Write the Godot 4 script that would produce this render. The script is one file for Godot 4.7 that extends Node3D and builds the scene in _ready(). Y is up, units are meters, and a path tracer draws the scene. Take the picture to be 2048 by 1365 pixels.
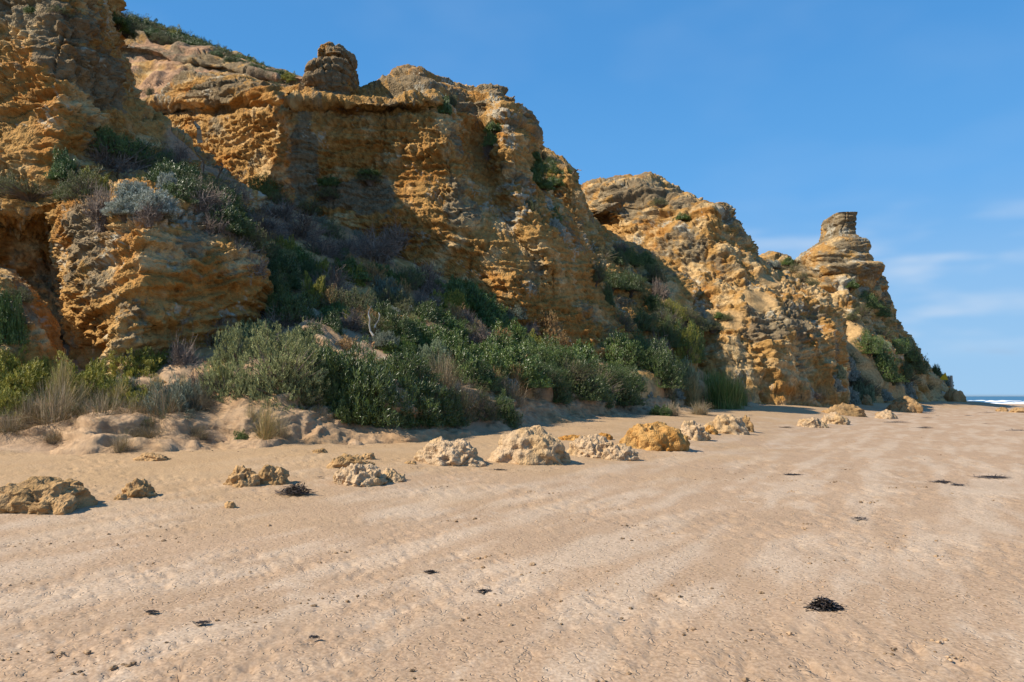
extends Node3D
# A sandy beach below ochre limestone cliffs. Units are metres; the beach runs away from the camera along -z, the sea lies to the right.

var rng := RandomNumberGenerator.new()
var used := {}
var jobs: Array[Callable] = []
var results := []
var mats := {}
var n_big: FastNoiseLite
var n_bed: FastNoiseLite
var n_knob: FastNoiseLite
var n_pit: FastNoiseLite
var n_fine: FastNoiseLite
var n_tone: FastNoiseLite
var n_patch: FastNoiseLite
var n_flat: FastNoiseLite
var n_pock: FastNoiseLite
var n_crag: FastNoiseLite
var n_speck: FastNoiseLite

# ---------------------------------------------------------------- helpers
func noise(kind: int, wave: float, octaves: int, sd: int) -> FastNoiseLite:
	var f := FastNoiseLite.new()
	f.noise_type = kind
	f.frequency = 1.0 / wave
	f.seed = sd
	f.fractal_type = FastNoiseLite.FRACTAL_FBM if octaves > 1 else FastNoiseLite.FRACTAL_NONE
	f.fractal_octaves = octaves
	return f

func numbered(called: String) -> String:
	if not used.has(called):
		used[called] = 0
		return called
	used[called] += 1
	return "%s_%03d" % [called, used[called]]

func tag(o: Node, label: String, category: String, group := "") -> void:
	o.set_meta("label", label)
	o.set_meta("category", category)
	if group != "":
		o.set_meta("group", group)

func mesh_node(called: String, m: Mesh, mat: Material, parent: Node = self) -> MeshInstance3D:
	var o := MeshInstance3D.new()
	o.name = numbered(called) if parent == self else called
	o.mesh = m
	o.material_override = mat
	parent.add_child(o, true)
	return o

func structure(called: String, m: Mesh, mat: Material, parent: Node = self) -> MeshInstance3D:
	var o := mesh_node(called, m, mat, parent)
	if parent == self:
		o.set_meta("kind", "structure")
	return o

func from_arrays(v: PackedVector3Array, idx: PackedInt32Array, col: PackedColorArray, nor := PackedVector3Array()) -> ArrayMesh:
	var a := []
	a.resize(Mesh.ARRAY_MAX)
	a[Mesh.ARRAY_VERTEX] = v
	if idx.size():
		a[Mesh.ARRAY_INDEX] = idx
	if col.size():
		a[Mesh.ARRAY_COLOR] = col
	if nor.size():
		a[Mesh.ARRAY_NORMAL] = nor
	var m := ArrayMesh.new()
	m.add_surface_from_arrays(Mesh.PRIMITIVE_TRIANGLES, a)
	return m

func sst(a: float, b: float, x: float) -> float:
	var t := clampf((x - a) / (b - a), 0.0, 1.0)
	return t * t * (3.0 - 2.0 * t)

func grid_mesh(p: PackedVector3Array, nu: int, nv: int, col: PackedColorArray) -> Array:
	# arrays of a grid of nv rows of nu points, with smooth normals
	var nor := PackedVector3Array()
	nor.resize(nu * nv)
	var idx := PackedInt32Array()
	idx.resize((nu - 1) * (nv - 1) * 6)
	var q := 0
	for j in nv:
		var ja := maxi(j - 1, 0) * nu
		var jb := mini(j + 1, nv - 1) * nu
		var jj := j * nu
		for i in nu:
			var du := p[jj + mini(i + 1, nu - 1)] - p[jj + maxi(i - 1, 0)]
			var dv := p[jb + i] - p[ja + i]
			nor[jj + i] = du.cross(dv).normalized()
			if i < nu - 1 and j < nv - 1:
				var a := jj + i
				idx[q] = a
				idx[q + 1] = a + nu
				idx[q + 2] = a + 1
				idx[q + 3] = a + 1
				idx[q + 4] = a + nu
				idx[q + 5] = a + nu + 1
				q += 6
	return [p, idx, col, nor]

func cr(a: Vector3, b: Vector3, c: Vector3, d: Vector3, t: float) -> Vector3:
	return b.cubic_interpolate(c, a, d, t)

# ---------------------------------------------------------------- rock
# Control nets of the cliff faces: rows run from the foot upwards, columns from left to right, [x, y, z] in metres.
const NETS := {
	"left_headland": [
		[-20.81, 1.95, -22, -18.9, 1.98, -24, -17.63, 2, -25.5, -16.31, 2.02, -26.5, -14.67, 2.41, -27.5, -13.39, 4.77, -30, -12.05, 7.4, -33, -13.01, 8.63, -37],
		[-21.48, 4.61, -22.5, -19.47, 4.88, -24.5, -18.34, 5.12, -26.3, -16.77, 5.21, -27, -15.05, 5.34, -28, -13.7, 7.39, -30.5, -12.1, 9.27, -33, -13.05, 10.2, -37],
		[-22.1, 6.78, -23, -19.84, 7.19, -24.8, -18.26, 7.46, -26, -16.58, 7.66, -26.5, -15.16, 7.91, -28, -13.55, 9.12, -30.5, -12.25, 10.4, -33, -13.21, 11.46, -37],
		[-20.71, 7.13, -21.5, -18.45, 7.52, -23, -16.9, 7.86, -24, -14.89, 7.92, -23.6, -14.59, 8.89, -26.5, -13.36, 10.18, -30, -12.42, 10.82, -32.5, -13.62, 12.1, -37],
		[-21.74, 8.27, -22.5, -19.63, 8.84, -24.4, -17.66, 9.1, -25, -15.43, 9.01, -24.4, -15, 10.09, -27, -14.27, 11.2, -29.5, -13.57, 11.73, -32, -15.03, 13.24, -37],
		[-22.32, 9.75, -23, -20.04, 10.38, -24.8, -18.05, 10.53, -25.2, -15.68, 10.49, -24.6, -15.25, 11.46, -27, -14.91, 12.51, -29.3, -14.55, 12.83, -31.5, -16.36, 14.71, -37],
		[-22.91, 11.46, -23.5, -20.3, 12.09, -25, -18.53, 12.3, -25.5, -16.04, 12.18, -25, -15.7, 13.03, -27, -16.11, 13.87, -29, -16.73, 14.4, -31.2, -19.23, 16.72, -37],
		[-23.52, 13.26, -24, -20.64, 13.89, -25.3, -18.84, 14.13, -25.8, -16.34, 13.94, -25.4, -16.06, 14.71, -27, -16.59, 15.58, -29, -17.32, 16.31, -31, -20.19, 19.16, -37],
		[-23.83, 14.97, -24.2, -20.99, 15.74, -25.6, -19.08, 15.96, -26, -16.56, 15.8, -25.7, -16.35, 16.62, -27.2, -16.75, 17.62, -29, -17.51, 18.72, -31, -20.52, 22.04, -37],
		[-24.35, 17.03, -24.6, -21.43, 17.91, -26, -19.48, 18.16, -26.4, -16.97, 18.03, -26.2, -16.78, 18.91, -27.6, -17.13, 19.91, -29.2, -17.8, 21.04, -31, -20.9, 24.81, -37],
		[-26.83, 19.96, -27, -22.76, 20.3, -27.5, -20.74, 20.64, -28, -18.21, 20.64, -28, -17.91, 21.32, -29, -18.18, 22.34, -30.5, -18.72, 23.36, -32, -21.38, 26.76, -37],
		[-36.8, 27.19, -37, -30.64, 27.19, -37, -27.43, 27.19, -37, -24.08, 27.19, -37, -23.18, 27.53, -37.5, -22.8, 27.88, -38, -23.12, 28.57, -39, -24.15, 29.8, -41],
	],
	"left_outcrop": [
		[-14.43, 1.65, -24, -12.05, 1.64, -21, -11.29, 1.57, -20.3, -10.6, 1.51, -19.8, -9.92, 1.5, -20.8, -8.99, 1.65, -22, -8.48, 1.97, -23.5, -9.37, 2.03, -27],
		[-15.27, 3.2, -25, -12.05, 2.96, -21.3, -11.2, 2.76, -20.3, -10.61, 2.59, -19.8, -9.91, 2.57, -20.7, -8.94, 2.85, -21.8, -8.39, 3.09, -23.3, -9.31, 3.52, -27],
		[-15.51, 4.51, -25, -13.02, 4.06, -21.8, -11.57, 3.91, -20.5, -10.52, 3.82, -19.9, -9.87, 3.94, -20.8, -8.94, 4.12, -21.7, -8.24, 4.3, -23.2, -9.07, 4.83, -27],
		[-15.74, 5.73, -25, -13.26, 5.16, -22, -11.6, 4.96, -20.6, -10.47, 4.86, -20, -9.88, 5.01, -20.9, -8.98, 5.19, -21.7, -8.11, 5.38, -23.2, -8.91, 6.06, -27],
		[-15.88, 6.88, -25, -13.59, 6.29, -22.2, -11.89, 6.01, -20.9, -10.5, 5.86, -20.2, -10.01, 6.05, -21.1, -9.09, 6.15, -21.9, -8.52, 6.33, -23.2, -9.41, 7.11, -27],
		[-16.19, 7.94, -25, -14.22, 7.17, -22.6, -12.36, 7, -21.4, -10.63, 6.95, -20.8, -10.23, 7.05, -21.5, -9.75, 7.15, -22.3, -9.41, 7.25, -23.4, -10.28, 8.07, -27],
		[-16.54, 8.47, -25.5, -14.66, 7.93, -23.5, -12.96, 7.73, -22.4, -11.24, 7.64, -21.8, -10.92, 7.81, -22.4, -10.48, 7.89, -23, -10.17, 7.89, -24, -10.87, 8.57, -27],
		[-18.82, 9.68, -29, -16.87, 9.41, -27, -15.36, 9.61, -26.5, -13.69, 9.8, -26.5, -13.19, 9.86, -27, -12.55, 9.72, -27.5, -11.88, 9.46, -28, -12.09, 9.75, -30],
	],
	"left_mound": [
		[-14.53, 1.64, -18, -13.64, 1.64, -18.3, -12.84, 1.64, -18.6, -12.47, 1.7, -19, -12.27, 1.91, -19.6, -12.72, 2.08, -21],
		[-14.85, 2.77, -18.3, -13.93, 2.79, -18.6, -13.11, 2.81, -18.9, -12.72, 2.84, -19.3, -12.59, 2.81, -19.9, -12.89, 2.8, -21],
		[-15.23, 3.71, -18.7, -14.21, 3.8, -18.9, -13.51, 3.83, -19.2, -13.17, 3.81, -19.6, -13.1, 3.62, -20.2, -13.96, 3.7, -22],
		[-15.67, 4.44, -19.2, -14.55, 4.52, -19.3, -13.96, 4.6, -19.6, -13.76, 4.55, -20, -13.86, 4.35, -20.8, -14.39, 4.36, -22],
		[-16.76, 4.96, -20.5, -15.48, 5.1, -20.5, -14.84, 5.14, -20.8, -14.67, 5.03, -21.2, -14.82, 4.82, -22, -15.22, 4.8, -23],
		[-20.44, 5.78, -25, -18.88, 5.96, -25, -17.84, 5.91, -25, -17.3, 5.71, -25, -16.85, 5.33, -25, -16.54, 5.15, -25],
	],
	"mid_wall": [
		[-25.77, 12.05, -46.4, -22.99, 11.89, -45.4, -20.63, 11.73, -44.4, -17.83, 11.45, -42.9, -15.18, 11.16, -41.4, -13.13, 10.89, -40, -11.96, 10.72, -39],
		[-26.1, 14.64, -46.8, -23.29, 14.43, -45.8, -20.89, 14.21, -44.8, -18.07, 13.85, -43.3, -15.39, 13.49, -41.8, -13.31, 13.15, -40.4, -12.13, 12.92, -39.4],
		[-26.33, 17.57, -47, -23.5, 17.3, -46, -21.08, 17.02, -45, -18.23, 16.57, -43.5, -15.53, 16.11, -42, -13.44, 15.69, -40.6, -12.24, 15.4, -39.6],
		[-26.28, 19.13, -46.8, -23.46, 18.82, -45.8, -21.04, 18.51, -44.8, -18.2, 18, -43.3, -15.5, 17.5, -41.8, -13.41, 17.02, -40.4, -12.21, 16.7, -39.4],
		[-26.15, 19.89, -46.5, -23.33, 19.56, -45.5, -20.93, 19.23, -44.5, -18.1, 18.7, -43, -15.41, 18.17, -41.5, -13.33, 17.67, -40.1, -12.14, 17.32, -39.1],
		[-26.73, 20.7, -47.5, -23.86, 20.37, -46.5, -21.42, 20.03, -45.5, -18.53, 19.48, -44, -15.79, 18.94, -42.5, -13.67, 18.43, -41.1, -12.46, 18.08, -40.1],
		[-26.47, 20.91, -47, -23.63, 20.7, -46, -21.01, 20.22, -44.6, -18.21, 19.79, -43.2, -15.59, 19.4, -41.9, -13.65, 19.01, -41, -12.44, 18.65, -40],
		[-28.19, 22.95, -50, -24.57, 21.95, -48.5, -21.42, 21.38, -45.4, -18.89, 20.96, -44, -16.24, 20.25, -42.8, -14.1, 19.55, -41.9, -12.75, 19.16, -41],
		[-29.32, 23.88, -52, -25.85, 23.15, -51, -22.43, 22.92, -47.5, -19.98, 22.78, -46.5, -17.09, 21.7, -45, -14.65, 20.39, -43.5, -13.22, 19.87, -42.5],
		[-32.7, 26.49, -58, -28.89, 25.85, -57, -25.98, 26.61, -55, -23.21, 26.43, -54, -20.13, 25.51, -53, -17.51, 24.26, -52, -15.56, 23.24, -50],
	],
	"hill": [
		[-31.04, 21.15, -52, -28.84, 21.15, -52, -26.63, 21.15, -52, -24.42, 21.15, -52, -22.22, 21.15, -52, -20.01, 21.15, -52, -17.8, 21.15, -52, -15.96, 21.15, -52, -14.12, 21.15, -52],
		[-32.63, 24.27, -54.5, -30.32, 24.47, -54.5, -27.9, 24.46, -54.3, -25.45, 24.46, -54, -23.07, 24.49, -53.8, -20.66, 24.36, -53.5, -18.31, 24.16, -53.3, -16.33, 23.92, -53, -14.44, 23.84, -53],
		[-34.54, 28.04, -57.5, -32.09, 28.04, -57.5, -29.37, 27.73, -57, -26.7, 27.38, -56.5, -24.06, 26.94, -56, -21.47, 26.39, -55.5, -18.85, 25.64, -54.8, -16.65, 24.89, -54, -14.58, 24.24, -53.5],
		[-36.03, 31.44, -59.8, -33.45, 30.99, -59.8, -30.62, 30.4, -59.3, -27.82, 29.64, -58.8, -24.86, 28.69, -57.8, -21.99, 27.68, -56.8, -19.21, 26.73, -55.8, -16.91, 25.88, -54.8, -14.68, 24.88, -53.8],
		[-35.56, 31.3, -59, -33.01, 30.91, -59, -30.21, 30.27, -58.5, -27.45, 29.47, -58, -24.53, 28.48, -57, -21.69, 27.48, -56, -18.94, 26.49, -55, -16.66, 25.64, -54, -14.46, 24.61, -53],
		[-35.83, 32.2, -59.4, -33.27, 31.81, -59.4, -30.45, 31.16, -58.9, -27.67, 30.35, -58.4, -24.72, 29.22, -57.4, -21.85, 28.04, -56.4, -19.08, 26.92, -55.4, -16.79, 25.98, -54.4, -14.57, 24.87, -53.4],
		[-37.43, 34.19, -62, -34.75, 33.91, -62, -31.82, 33.19, -61.5, -28.92, 32.22, -61, -25.85, 30.92, -60, -22.87, 29.56, -59, -19.98, 28.27, -58, -17.59, 27.19, -57, -15.28, 26, -56],
		[-40.47, 37.51, -67, -37.59, 37.31, -67, -34.43, 36.45, -66.5, -31.31, 35.31, -66, -28.01, 33.74, -65, -24.81, 32.21, -64, -21.71, 30.71, -63, -19.14, 29.48, -62, -16.64, 28.18, -61],
		[-45.87, 41.32, -76, -42.61, 41.32, -76, -39.05, 40.22, -75.5, -35.55, 39.13, -75, -31.87, 37.54, -74, -28.29, 35.98, -73, -24.8, 34.45, -72, -21.91, 33.21, -71, -19.09, 31.89, -70],
	],
	"main_buttress": [
		[-12.81, 3.61, -40, -11.41, 4.56, -38, -9.03, 4.04, -38, -6.48, 3.27, -38.5, -3.85, 2.21, -38.8, -1.72, 1.68, -39, 0.43, 1.41, -39, 2.05, 1.28, -39.2, 3.45, 1.27, -39.8, 4.9, 1.27, -40.5, 6.16, 1.26, -41.5, 7.51, 1.39, -43.5, 8.32, 1.38, -45.5],
		[-13.04, 7.08, -41, -11.72, 7.84, -38.6, -9.58, 7.62, -38.9, -7.16, 7.09, -39, -4.46, 6.02, -39.2, -2.01, 5.2, -39.2, 0.16, 4.64, -39, 1.93, 4.39, -39.3, 3.22, 4.45, -40.2, 4.56, 4.51, -41, 5.86, 4.6, -42.2, 7.24, 4.72, -44, 8.23, 4.9, -46.5],
		[-13.2, 9.48, -41.5, -11.87, 9.79, -38.8, -9.99, 9.62, -39.3, -7.55, 9.38, -39.5, -5.05, 8.53, -39.4, -2.56, 7.66, -39.2, -0.52, 7.09, -39, 0.98, 6.99, -39.3, 2.13, 7.14, -40.4, 3.34, 7.28, -41.4, 4.34, 7.47, -42.8, 5.6, 7.7, -44.5, 6.47, 8.12, -47.5],
		[-13.27, 12.21, -41.8, -12.01, 11.77, -39, -10.14, 11.55, -39.2, -7.82, 11.29, -39.3, -5.61, 10.73, -39.3, -3.4, 10.15, -39.2, -1.62, 9.62, -39.3, -0.39, 9.44, -39.8, 0.74, 9.6, -40.6, 2, 9.7, -40.4, 3.12, 10.21, -42.2, 4.41, 10.68, -44.5, 5.17, 11.29, -47.5],
		[-13.32, 14.06, -42, -12.14, 13.51, -39.2, -10.36, 13.35, -39.6, -8.21, 13.23, -39.7, -5.97, 12.81, -39.7, -3.85, 12.19, -39.5, -2.61, 11.79, -39.6, -1.7, 12.05, -41.2, -0.7, 12.21, -41.8, 0.74, 11.95, -40.8, 1.8, 12.26, -42, 3.4, 12.57, -44.5, 4.19, 13.31, -47.5],
		[-13.4, 15.94, -42.2, -12.21, 15.24, -39.3, -10.48, 15.27, -39.8, -8.44, 15.19, -40, -6.3, 15.01, -39.9, -4.25, 14.52, -39.7, -3.06, 14.29, -39.9, -2.35, 14.87, -42.2, -1.48, 14.97, -43, -0.26, 14.54, -41.6, 0.63, 14.78, -42.4, 1.67, 14.81, -44, 2.54, 15.69, -47.5],
		[-13.44, 17.81, -42.3, -12.27, 16.84, -39.4, -10.51, 16.91, -39.8, -8.55, 16.99, -40, -6.47, 16.95, -39.9, -4.55, 16.67, -39.7, -3.36, 16.54, -39.9, -2.69, 17.44, -42.8, -1.98, 17.68, -43.8, -0.72, 17.01, -42.2, 0.33, 17.12, -42.5, 1, 17.66, -44, 1.54, 18.77, -47.5],
		[-13.5, 19.08, -42.4, -12.47, 17.98, -39.95, -10.62, 17.98, -40.15, -8.7, 17.94, -40.35, -6.53, 17.9, -40.25, -4.67, 17.92, -40.15, -3.55, 17.94, -40.35, -2.87, 19.02, -43, -2.16, 19.37, -44.2, -0.88, 18.87, -42.8, -0.18, 18.95, -43, 0.44, 19.45, -44.4, 0.88, 20.49, -47.5],
		[-13.7, 19.71, -43, -12.24, 18.16, -39.2, -10.4, 18.15, -39.3, -8.52, 18.12, -39.5, -6.56, 18.17, -39.5, -5.12, 18.45, -39.6, -4.11, 18.7, -40.2, -3.4, 20.26, -44, -2.51, 20.46, -44.8, -1.53, 20.29, -44, -0.75, 20.38, -44, -0.26, 20.58, -45, 0.13, 21.29, -47.5],
		[-14.66, 21.17, -46, -13.56, 20.48, -44, -11.92, 20.81, -45, -9.82, 21.09, -45.5, -7.98, 22.38, -46, -6.21, 22.13, -44.5, -4.86, 21.77, -45, -3.6, 21.86, -46.5, -2.65, 21.96, -47.2, -1.79, 21.8, -46.6, -0.96, 21.7, -46.6, -0.47, 21.81, -47.5, -0.07, 22.26, -49.5],
		[-15.62, 22.45, -49, -14.49, 21.77, -47, -12.71, 22.16, -48, -10.37, 22.37, -48, -8.33, 23.5, -48, -6.8, 23.71, -48, -5.26, 23.15, -48, -3.79, 22.98, -49, -2.75, 22.77, -49, -1.88, 22.84, -49, -1.01, 22.73, -49, -0.56, 22.45, -49, -0.2, 21.01, -46.5],
	],
	"gully_slope": [
		[0.18, 2.6, -44, 1.7, 2.6, -44, 3.21, 2.6, -44, 4.84, 2.62, -45, 6.84, 2.64, -46, 9.65, 2.37, -49, 13.6, 2.08, -54],
		[0.21, 6.54, -50, 1.94, 6.54, -50, 3.67, 6.54, -50, 5.51, 6.64, -51, 7.78, 6.74, -52, 10.69, 6.56, -54, 14.69, 6.52, -58],
		[0.22, 10.17, -53, 2.07, 10.17, -53, 3.91, 10.17, -53, 5.86, 10.33, -54, 8.42, 10.66, -56, 11.94, 10.88, -60, 16.29, 11.05, -64],
		[0.23, 13.82, -56, 2.19, 13.82, -56, 4.15, 13.82, -56, 6.21, 13.63, -57, 9.35, 14.25, -62, 13.57, 14.99, -68, 18.38, 15.27, -72],
		[0.24, 16.47, -57, 2.24, 16.67, -57, 4.24, 16.67, -57, 5.73, 16.52, -58, 8.59, 16.47, -66, 14.27, 17.22, -74, 19.94, 17.51, -78],
		[0.24, 18.65, -57.5, 2.24, 18.51, -57, 4.05, 18.42, -57, 5.46, 17.89, -58, 7.43, 18.37, -68, 12.01, 18.18, -76, 20.97, 18.91, -82],
		[0.25, 22.42, -60, 1.92, 21.9, -59, 3.66, 21.13, -59, 5.02, 19.54, -58.5, 6.92, 19.61, -70, 12.33, 18.89, -78, 22, 20.06, -86],
		[0.29, 25.19, -68, 2.18, 24.75, -67, 4.16, 23.88, -67, 5.39, 22.03, -66, 7.44, 21.67, -78, 13.59, 20.67, -86, 24.05, 21.78, -94],
	],
	"right_cliff": [
		[13.85, -0.52, -66, 14.71, -0.82, -62, 14.95, -0.66, -58, 16.26, -0.62, -57, 18.37, -0.64, -57.5, 20.52, -0.66, -58, 22.9, -0.7, -59, 25.77, -0.57, -61, 28.36, -0.46, -64, 32.91, -0.22, -72],
		[12.96, 5.02, -68, 14.17, 4.15, -64, 15.01, 3.56, -59.5, 16.78, 3.53, -58.5, 18.79, 3.53, -58.5, 20.99, 3.55, -59, 23.61, 3.6, -60.5, 26.54, 3.66, -62.5, 29.86, 4.01, -66, 34.09, 4.3, -74],
		[12.1, 8.61, -71, 13.07, 7.66, -66, 14.72, 6.61, -61.5, 17, 6.53, -60.5, 18.94, 6.69, -60, 21.61, 6.74, -60.5, 24.29, 6.86, -62, 27.28, 7.07, -64.5, 30.68, 7.14, -68, 34.92, 7.79, -76],
		[11.12, 12.53, -74, 12.52, 11.31, -69, 14.49, 10.29, -65, 17.02, 9.87, -63.5, 19.52, 10.02, -63, 22.14, 9.8, -63, 24.91, 10, -64.5, 27.73, 10.32, -67, 30.57, 10.47, -70, 34.88, 11.48, -78],
		[8.99, 17.07, -80, 11.77, 14.67, -71.5, 14.03, 13.55, -68, 16.96, 13.06, -66.5, 19.59, 12.97, -66, 22.05, 12.82, -66.5, 24.19, 12.74, -68, 26.36, 12.72, -70, 29.24, 12.48, -73, 33.15, 13.25, -80],
		[7.23, 21.24, -82, 10.67, 18.53, -74, 13.21, 17.34, -71, 15.73, 16.65, -69, 18.35, 16.44, -68, 20.64, 16.55, -68.5, 22.3, 16.38, -70, 23.77, 15.78, -72, 25.47, 15.58, -75, 28.69, 16.3, -82],
		[6.25, 23.81, -84, 9.52, 21.16, -75, 12.33, 20.28, -73, 15.34, 19.89, -71.5, 18.33, 19.49, -70.5, 20.41, 19.46, -70, 21.84, 19.13, -71.5, 23.37, 19.16, -74, 25.15, 19.06, -78, 27.77, 19.81, -84],
		[6.7, 25.57, -86, 9.4, 23.05, -76, 12.26, 22.17, -74, 15.17, 21.63, -73, 17.88, 20.9, -72.6, 20.3, 20.38, -72.2, 21.89, 20.9, -73.6, 23.52, 20.53, -77, 25.15, 20.64, -80, 27.62, 21.4, -86],
		[7.67, 26.82, -88, 9.7, 25.02, -78.4, 12.78, 24.66, -77, 15.39, 24.34, -76.5, 17.92, 23.39, -76.6, 20.1, 21.58, -76.2, 22.18, 21.8, -75.8, 24.03, 21.42, -79, 25.5, 21.47, -82, 27.96, 22.17, -88],
		[8.36, 29.11, -96, 11.02, 28.25, -89, 14.61, 28.02, -88, 17.5, 27.53, -87, 20.05, 26.34, -87, 22.64, 24.42, -87, 24.46, 23.93, -84, 26.58, 23.61, -88, 28.28, 23.76, -92, 30.73, 24.37, -98],
	],
	"far_headland": [
		[32.37, -0.63, -88, 32.96, -1.04, -82, 33.92, -1.21, -79, 35.63, -1.17, -78, 38.79, -1.21, -79, 44.7, -1.39, -84, 52.13, -1.36, -92, 59.42, -1.27, -100, 66.58, -0.77, -108, 73.82, -0.58, -118],
		[32.66, 5.5, -90, 33.77, 4.99, -85, 35.84, 4.91, -83, 37.67, 4.87, -82, 39.92, 4.59, -82, 45.35, 4.77, -87, 51.26, 4.7, -94, 57.14, 4.24, -101, 64.25, 3.47, -109, 70.96, 3.64, -119],
		[32.87, 10.05, -92, 34.47, 9.07, -88, 36.66, 8.6, -86, 39.16, 8.23, -85, 41.5, 7.93, -85, 45.61, 8.23, -89, 50.31, 8.35, -95, 54.87, 8.42, -101, 59.85, 8.37, -108, 66.2, 9, -118],
		[33.04, 14.17, -94, 34.81, 13.13, -91, 37.14, 12.88, -89, 39.76, 12.44, -88, 41.9, 12.44, -88, 44.91, 12.81, -91, 48.7, 13.09, -96, 52, 13.55, -101, 55.36, 13.55, -106, 61.38, 14.51, -116],
		[33.15, 17.13, -96, 35.07, 16.8, -94, 37.52, 16.16, -92, 39.52, 15.84, -90, 42.03, 15.84, -90, 45.36, 16.12, -93, 48.46, 16.74, -97, 51.3, 17.37, -101, 54.07, 18.14, -105, 59.85, 19.47, -115],
		[33.54, 19.17, -98, 34.87, 19.15, -96, 36.75, 18.13, -94, 38.52, 17.45, -92, 40.86, 17.17, -91.5, 43.65, 17.45, -92, 47.09, 18.27, -96, 50.23, 18.76, -100, 53.1, 19.15, -104, 58.83, 20.6, -114],
		[34.24, 20.64, -101, 35.65, 20.96, -99, 37.27, 19.54, -97, 38.67, 18.59, -95.5, 41.67, 18.59, -95.5, 45.24, 18.88, -96, 48.38, 19.35, -99, 51.39, 19.56, -103, 54.26, 19.81, -107, 59.46, 21.09, -116],
		[37.63, 22.52, -111, 39.61, 23.03, -110, 41.5, 21.5, -108, 43.33, 20.56, -107, 46.68, 20.56, -107, 50.89, 20.89, -108, 53.74, 21.17, -110, 56.22, 21.23, -113, 59, 21.43, -117, 63.13, 22.35, -124],
	],
	"earth_scarp": [
		[-6.71, 1.49, -22.5, -5.71, 1.49, -22.2, -4.79, 1.49, -22.2, -3.95, 1.49, -22.6, -3.12, 1.65, -23.4, -2.82, 1.65, -25],
		[-6.96, 2.52, -23, -5.98, 2.45, -22.6, -4.97, 2.42, -22.6, -4.03, 2.47, -23, -3.27, 2.63, -23.8, -3.06, 2.71, -25.5],
		[-7.08, 3.28, -23.6, -6.16, 3.28, -23.2, -5.12, 3.31, -23.2, -4.14, 3.31, -23.6, -3.53, 3.26, -24.4, -3.31, 3.27, -26],
		[-7.22, 3.72, -24.6, -6.43, 3.76, -24.2, -5.35, 3.79, -24.2, -4.33, 3.77, -24.6, -3.77, 3.65, -25.2, -3.56, 3.57, -26.5],
		[-7.93, 3.99, -27, -7.18, 4.08, -27, -5.96, 4.12, -27, -4.75, 4.06, -27, -4.11, 3.9, -27.5, -3.76, 3.74, -28],
	],
	"talus_slope": [
		[-7.97, 0.22, -18.1, -6.97, 0.17, -18.4, -5.99, 0.09, -18.9, -5.14, -0, -19.6, -3.96, -0.07, -20.4, -2.72, -0.02, -21.6, -1.33, 0.02, -23.1, 0.29, 0.09, -26.1, 2.43, -0.05, -30.6, 5.41, -0.37, -36.6, 9.22, -0.78, -42.6, 14.41, -1.4, -50.6, 19.89, -2.08, -58.6],
		[-8.65, 1.97, -19.5, -7.56, 2.05, -19.8, -6.63, 2.13, -20.3, -5.5, 2, -20.8, -4.18, 1.94, -21.4, -2.85, 2.03, -22.5, -1.39, 2.06, -24, 0.3, 2.12, -27, 2.52, 2.27, -31.5, 5.5, 2.39, -37, 9.46, 2.35, -43.5, 14.88, 1.99, -52, 20.46, 1.44, -60],
		[-10.54, 3.97, -24, -9.57, 4.02, -24.5, -8.38, 3.9, -25, -6.87, 3.65, -25.2, -5.29, 3.51, -25.6, -3.6, 3.37, -26.2, -1.87, 3.13, -27.4, 0.02, 2.94, -30, 2.4, 2.98, -34.5, 5.54, 3.06, -40, 9.55, 3.12, -46, 15.37, 2.47, -55, 21.49, 1.82, -63],
		[-11.95, 6.24, -27.5, -11, 6.42, -28, -9.68, 6.44, -28.7, -8, 5.91, -29.2, -6.15, 5.56, -29.6, -4.17, 5.05, -30.2, -2.17, 4.5, -31.6, 0.02, 3.88, -33.8, 2.49, 3.54, -37.5, 5.82, 3.64, -43, 10.11, 4.02, -49.5, 16.3, 3.06, -59, 22.53, 2.19, -66],
		[-13.54, 9.14, -31.5, -12.64, 9.49, -32, -11.19, 9.62, -33, -9.24, 8.9, -34, -7.06, 8.25, -35, -4.81, 7.36, -35.6, -2.64, 6.49, -36.6, -0.31, 5.28, -37.8, 2.45, 4.07, -40.3, 6.16, 4.2, -45.5, 11.05, 5.25, -54, 16.98, 3.81, -63, 23.66, 2.61, -70],
		[-15.26, 11.38, -36, -14.45, 11.64, -36.5, -12.74, 11.86, -37.5, -10.36, 11.04, -38.5, -7.84, 10.22, -39.5, -5.36, 9.05, -40, -2.87, 7.87, -40.5, -0.34, 6.28, -41, 2.62, 4.53, -43, 6.64, 4.88, -49, 11.88, 6.2, -58, 17.87, 4.55, -68, 25.1, 3.04, -75],
	],
	"pillar": [
		[-10.57, 17.31, -44.8, -11.37, 17.31, -44.68, -11.66, 17.31, -44.32, -11.79, 17.31, -43.61, -11.79, 17.31, -41.59, -11.66, 17.31, -40.88, -11.37, 17.31, -40.52, -10.57, 17.31, -40.4, -9.77, 17.31, -40.52, -9.48, 17.31, -40.88, -9.35, 17.31, -41.59, -9.35, 17.31, -43.61, -9.48, 17.31, -44.32, -9.77, 17.31, -44.68, -10.57, 17.31, -44.8],
		[-10.5, 18.54, -44.5, -11.29, 18.54, -44.38, -11.58, 18.54, -44, -11.71, 18.54, -43.25, -11.71, 18.54, -41.15, -11.58, 18.54, -40.4, -11.29, 18.54, -40.02, -10.5, 18.54, -39.9, -9.7, 18.54, -40.02, -9.42, 18.54, -40.4, -9.29, 18.54, -41.15, -9.29, 18.54, -43.25, -9.42, 18.54, -44, -9.7, 18.54, -44.38, -10.5, 18.54, -44.5],
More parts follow.
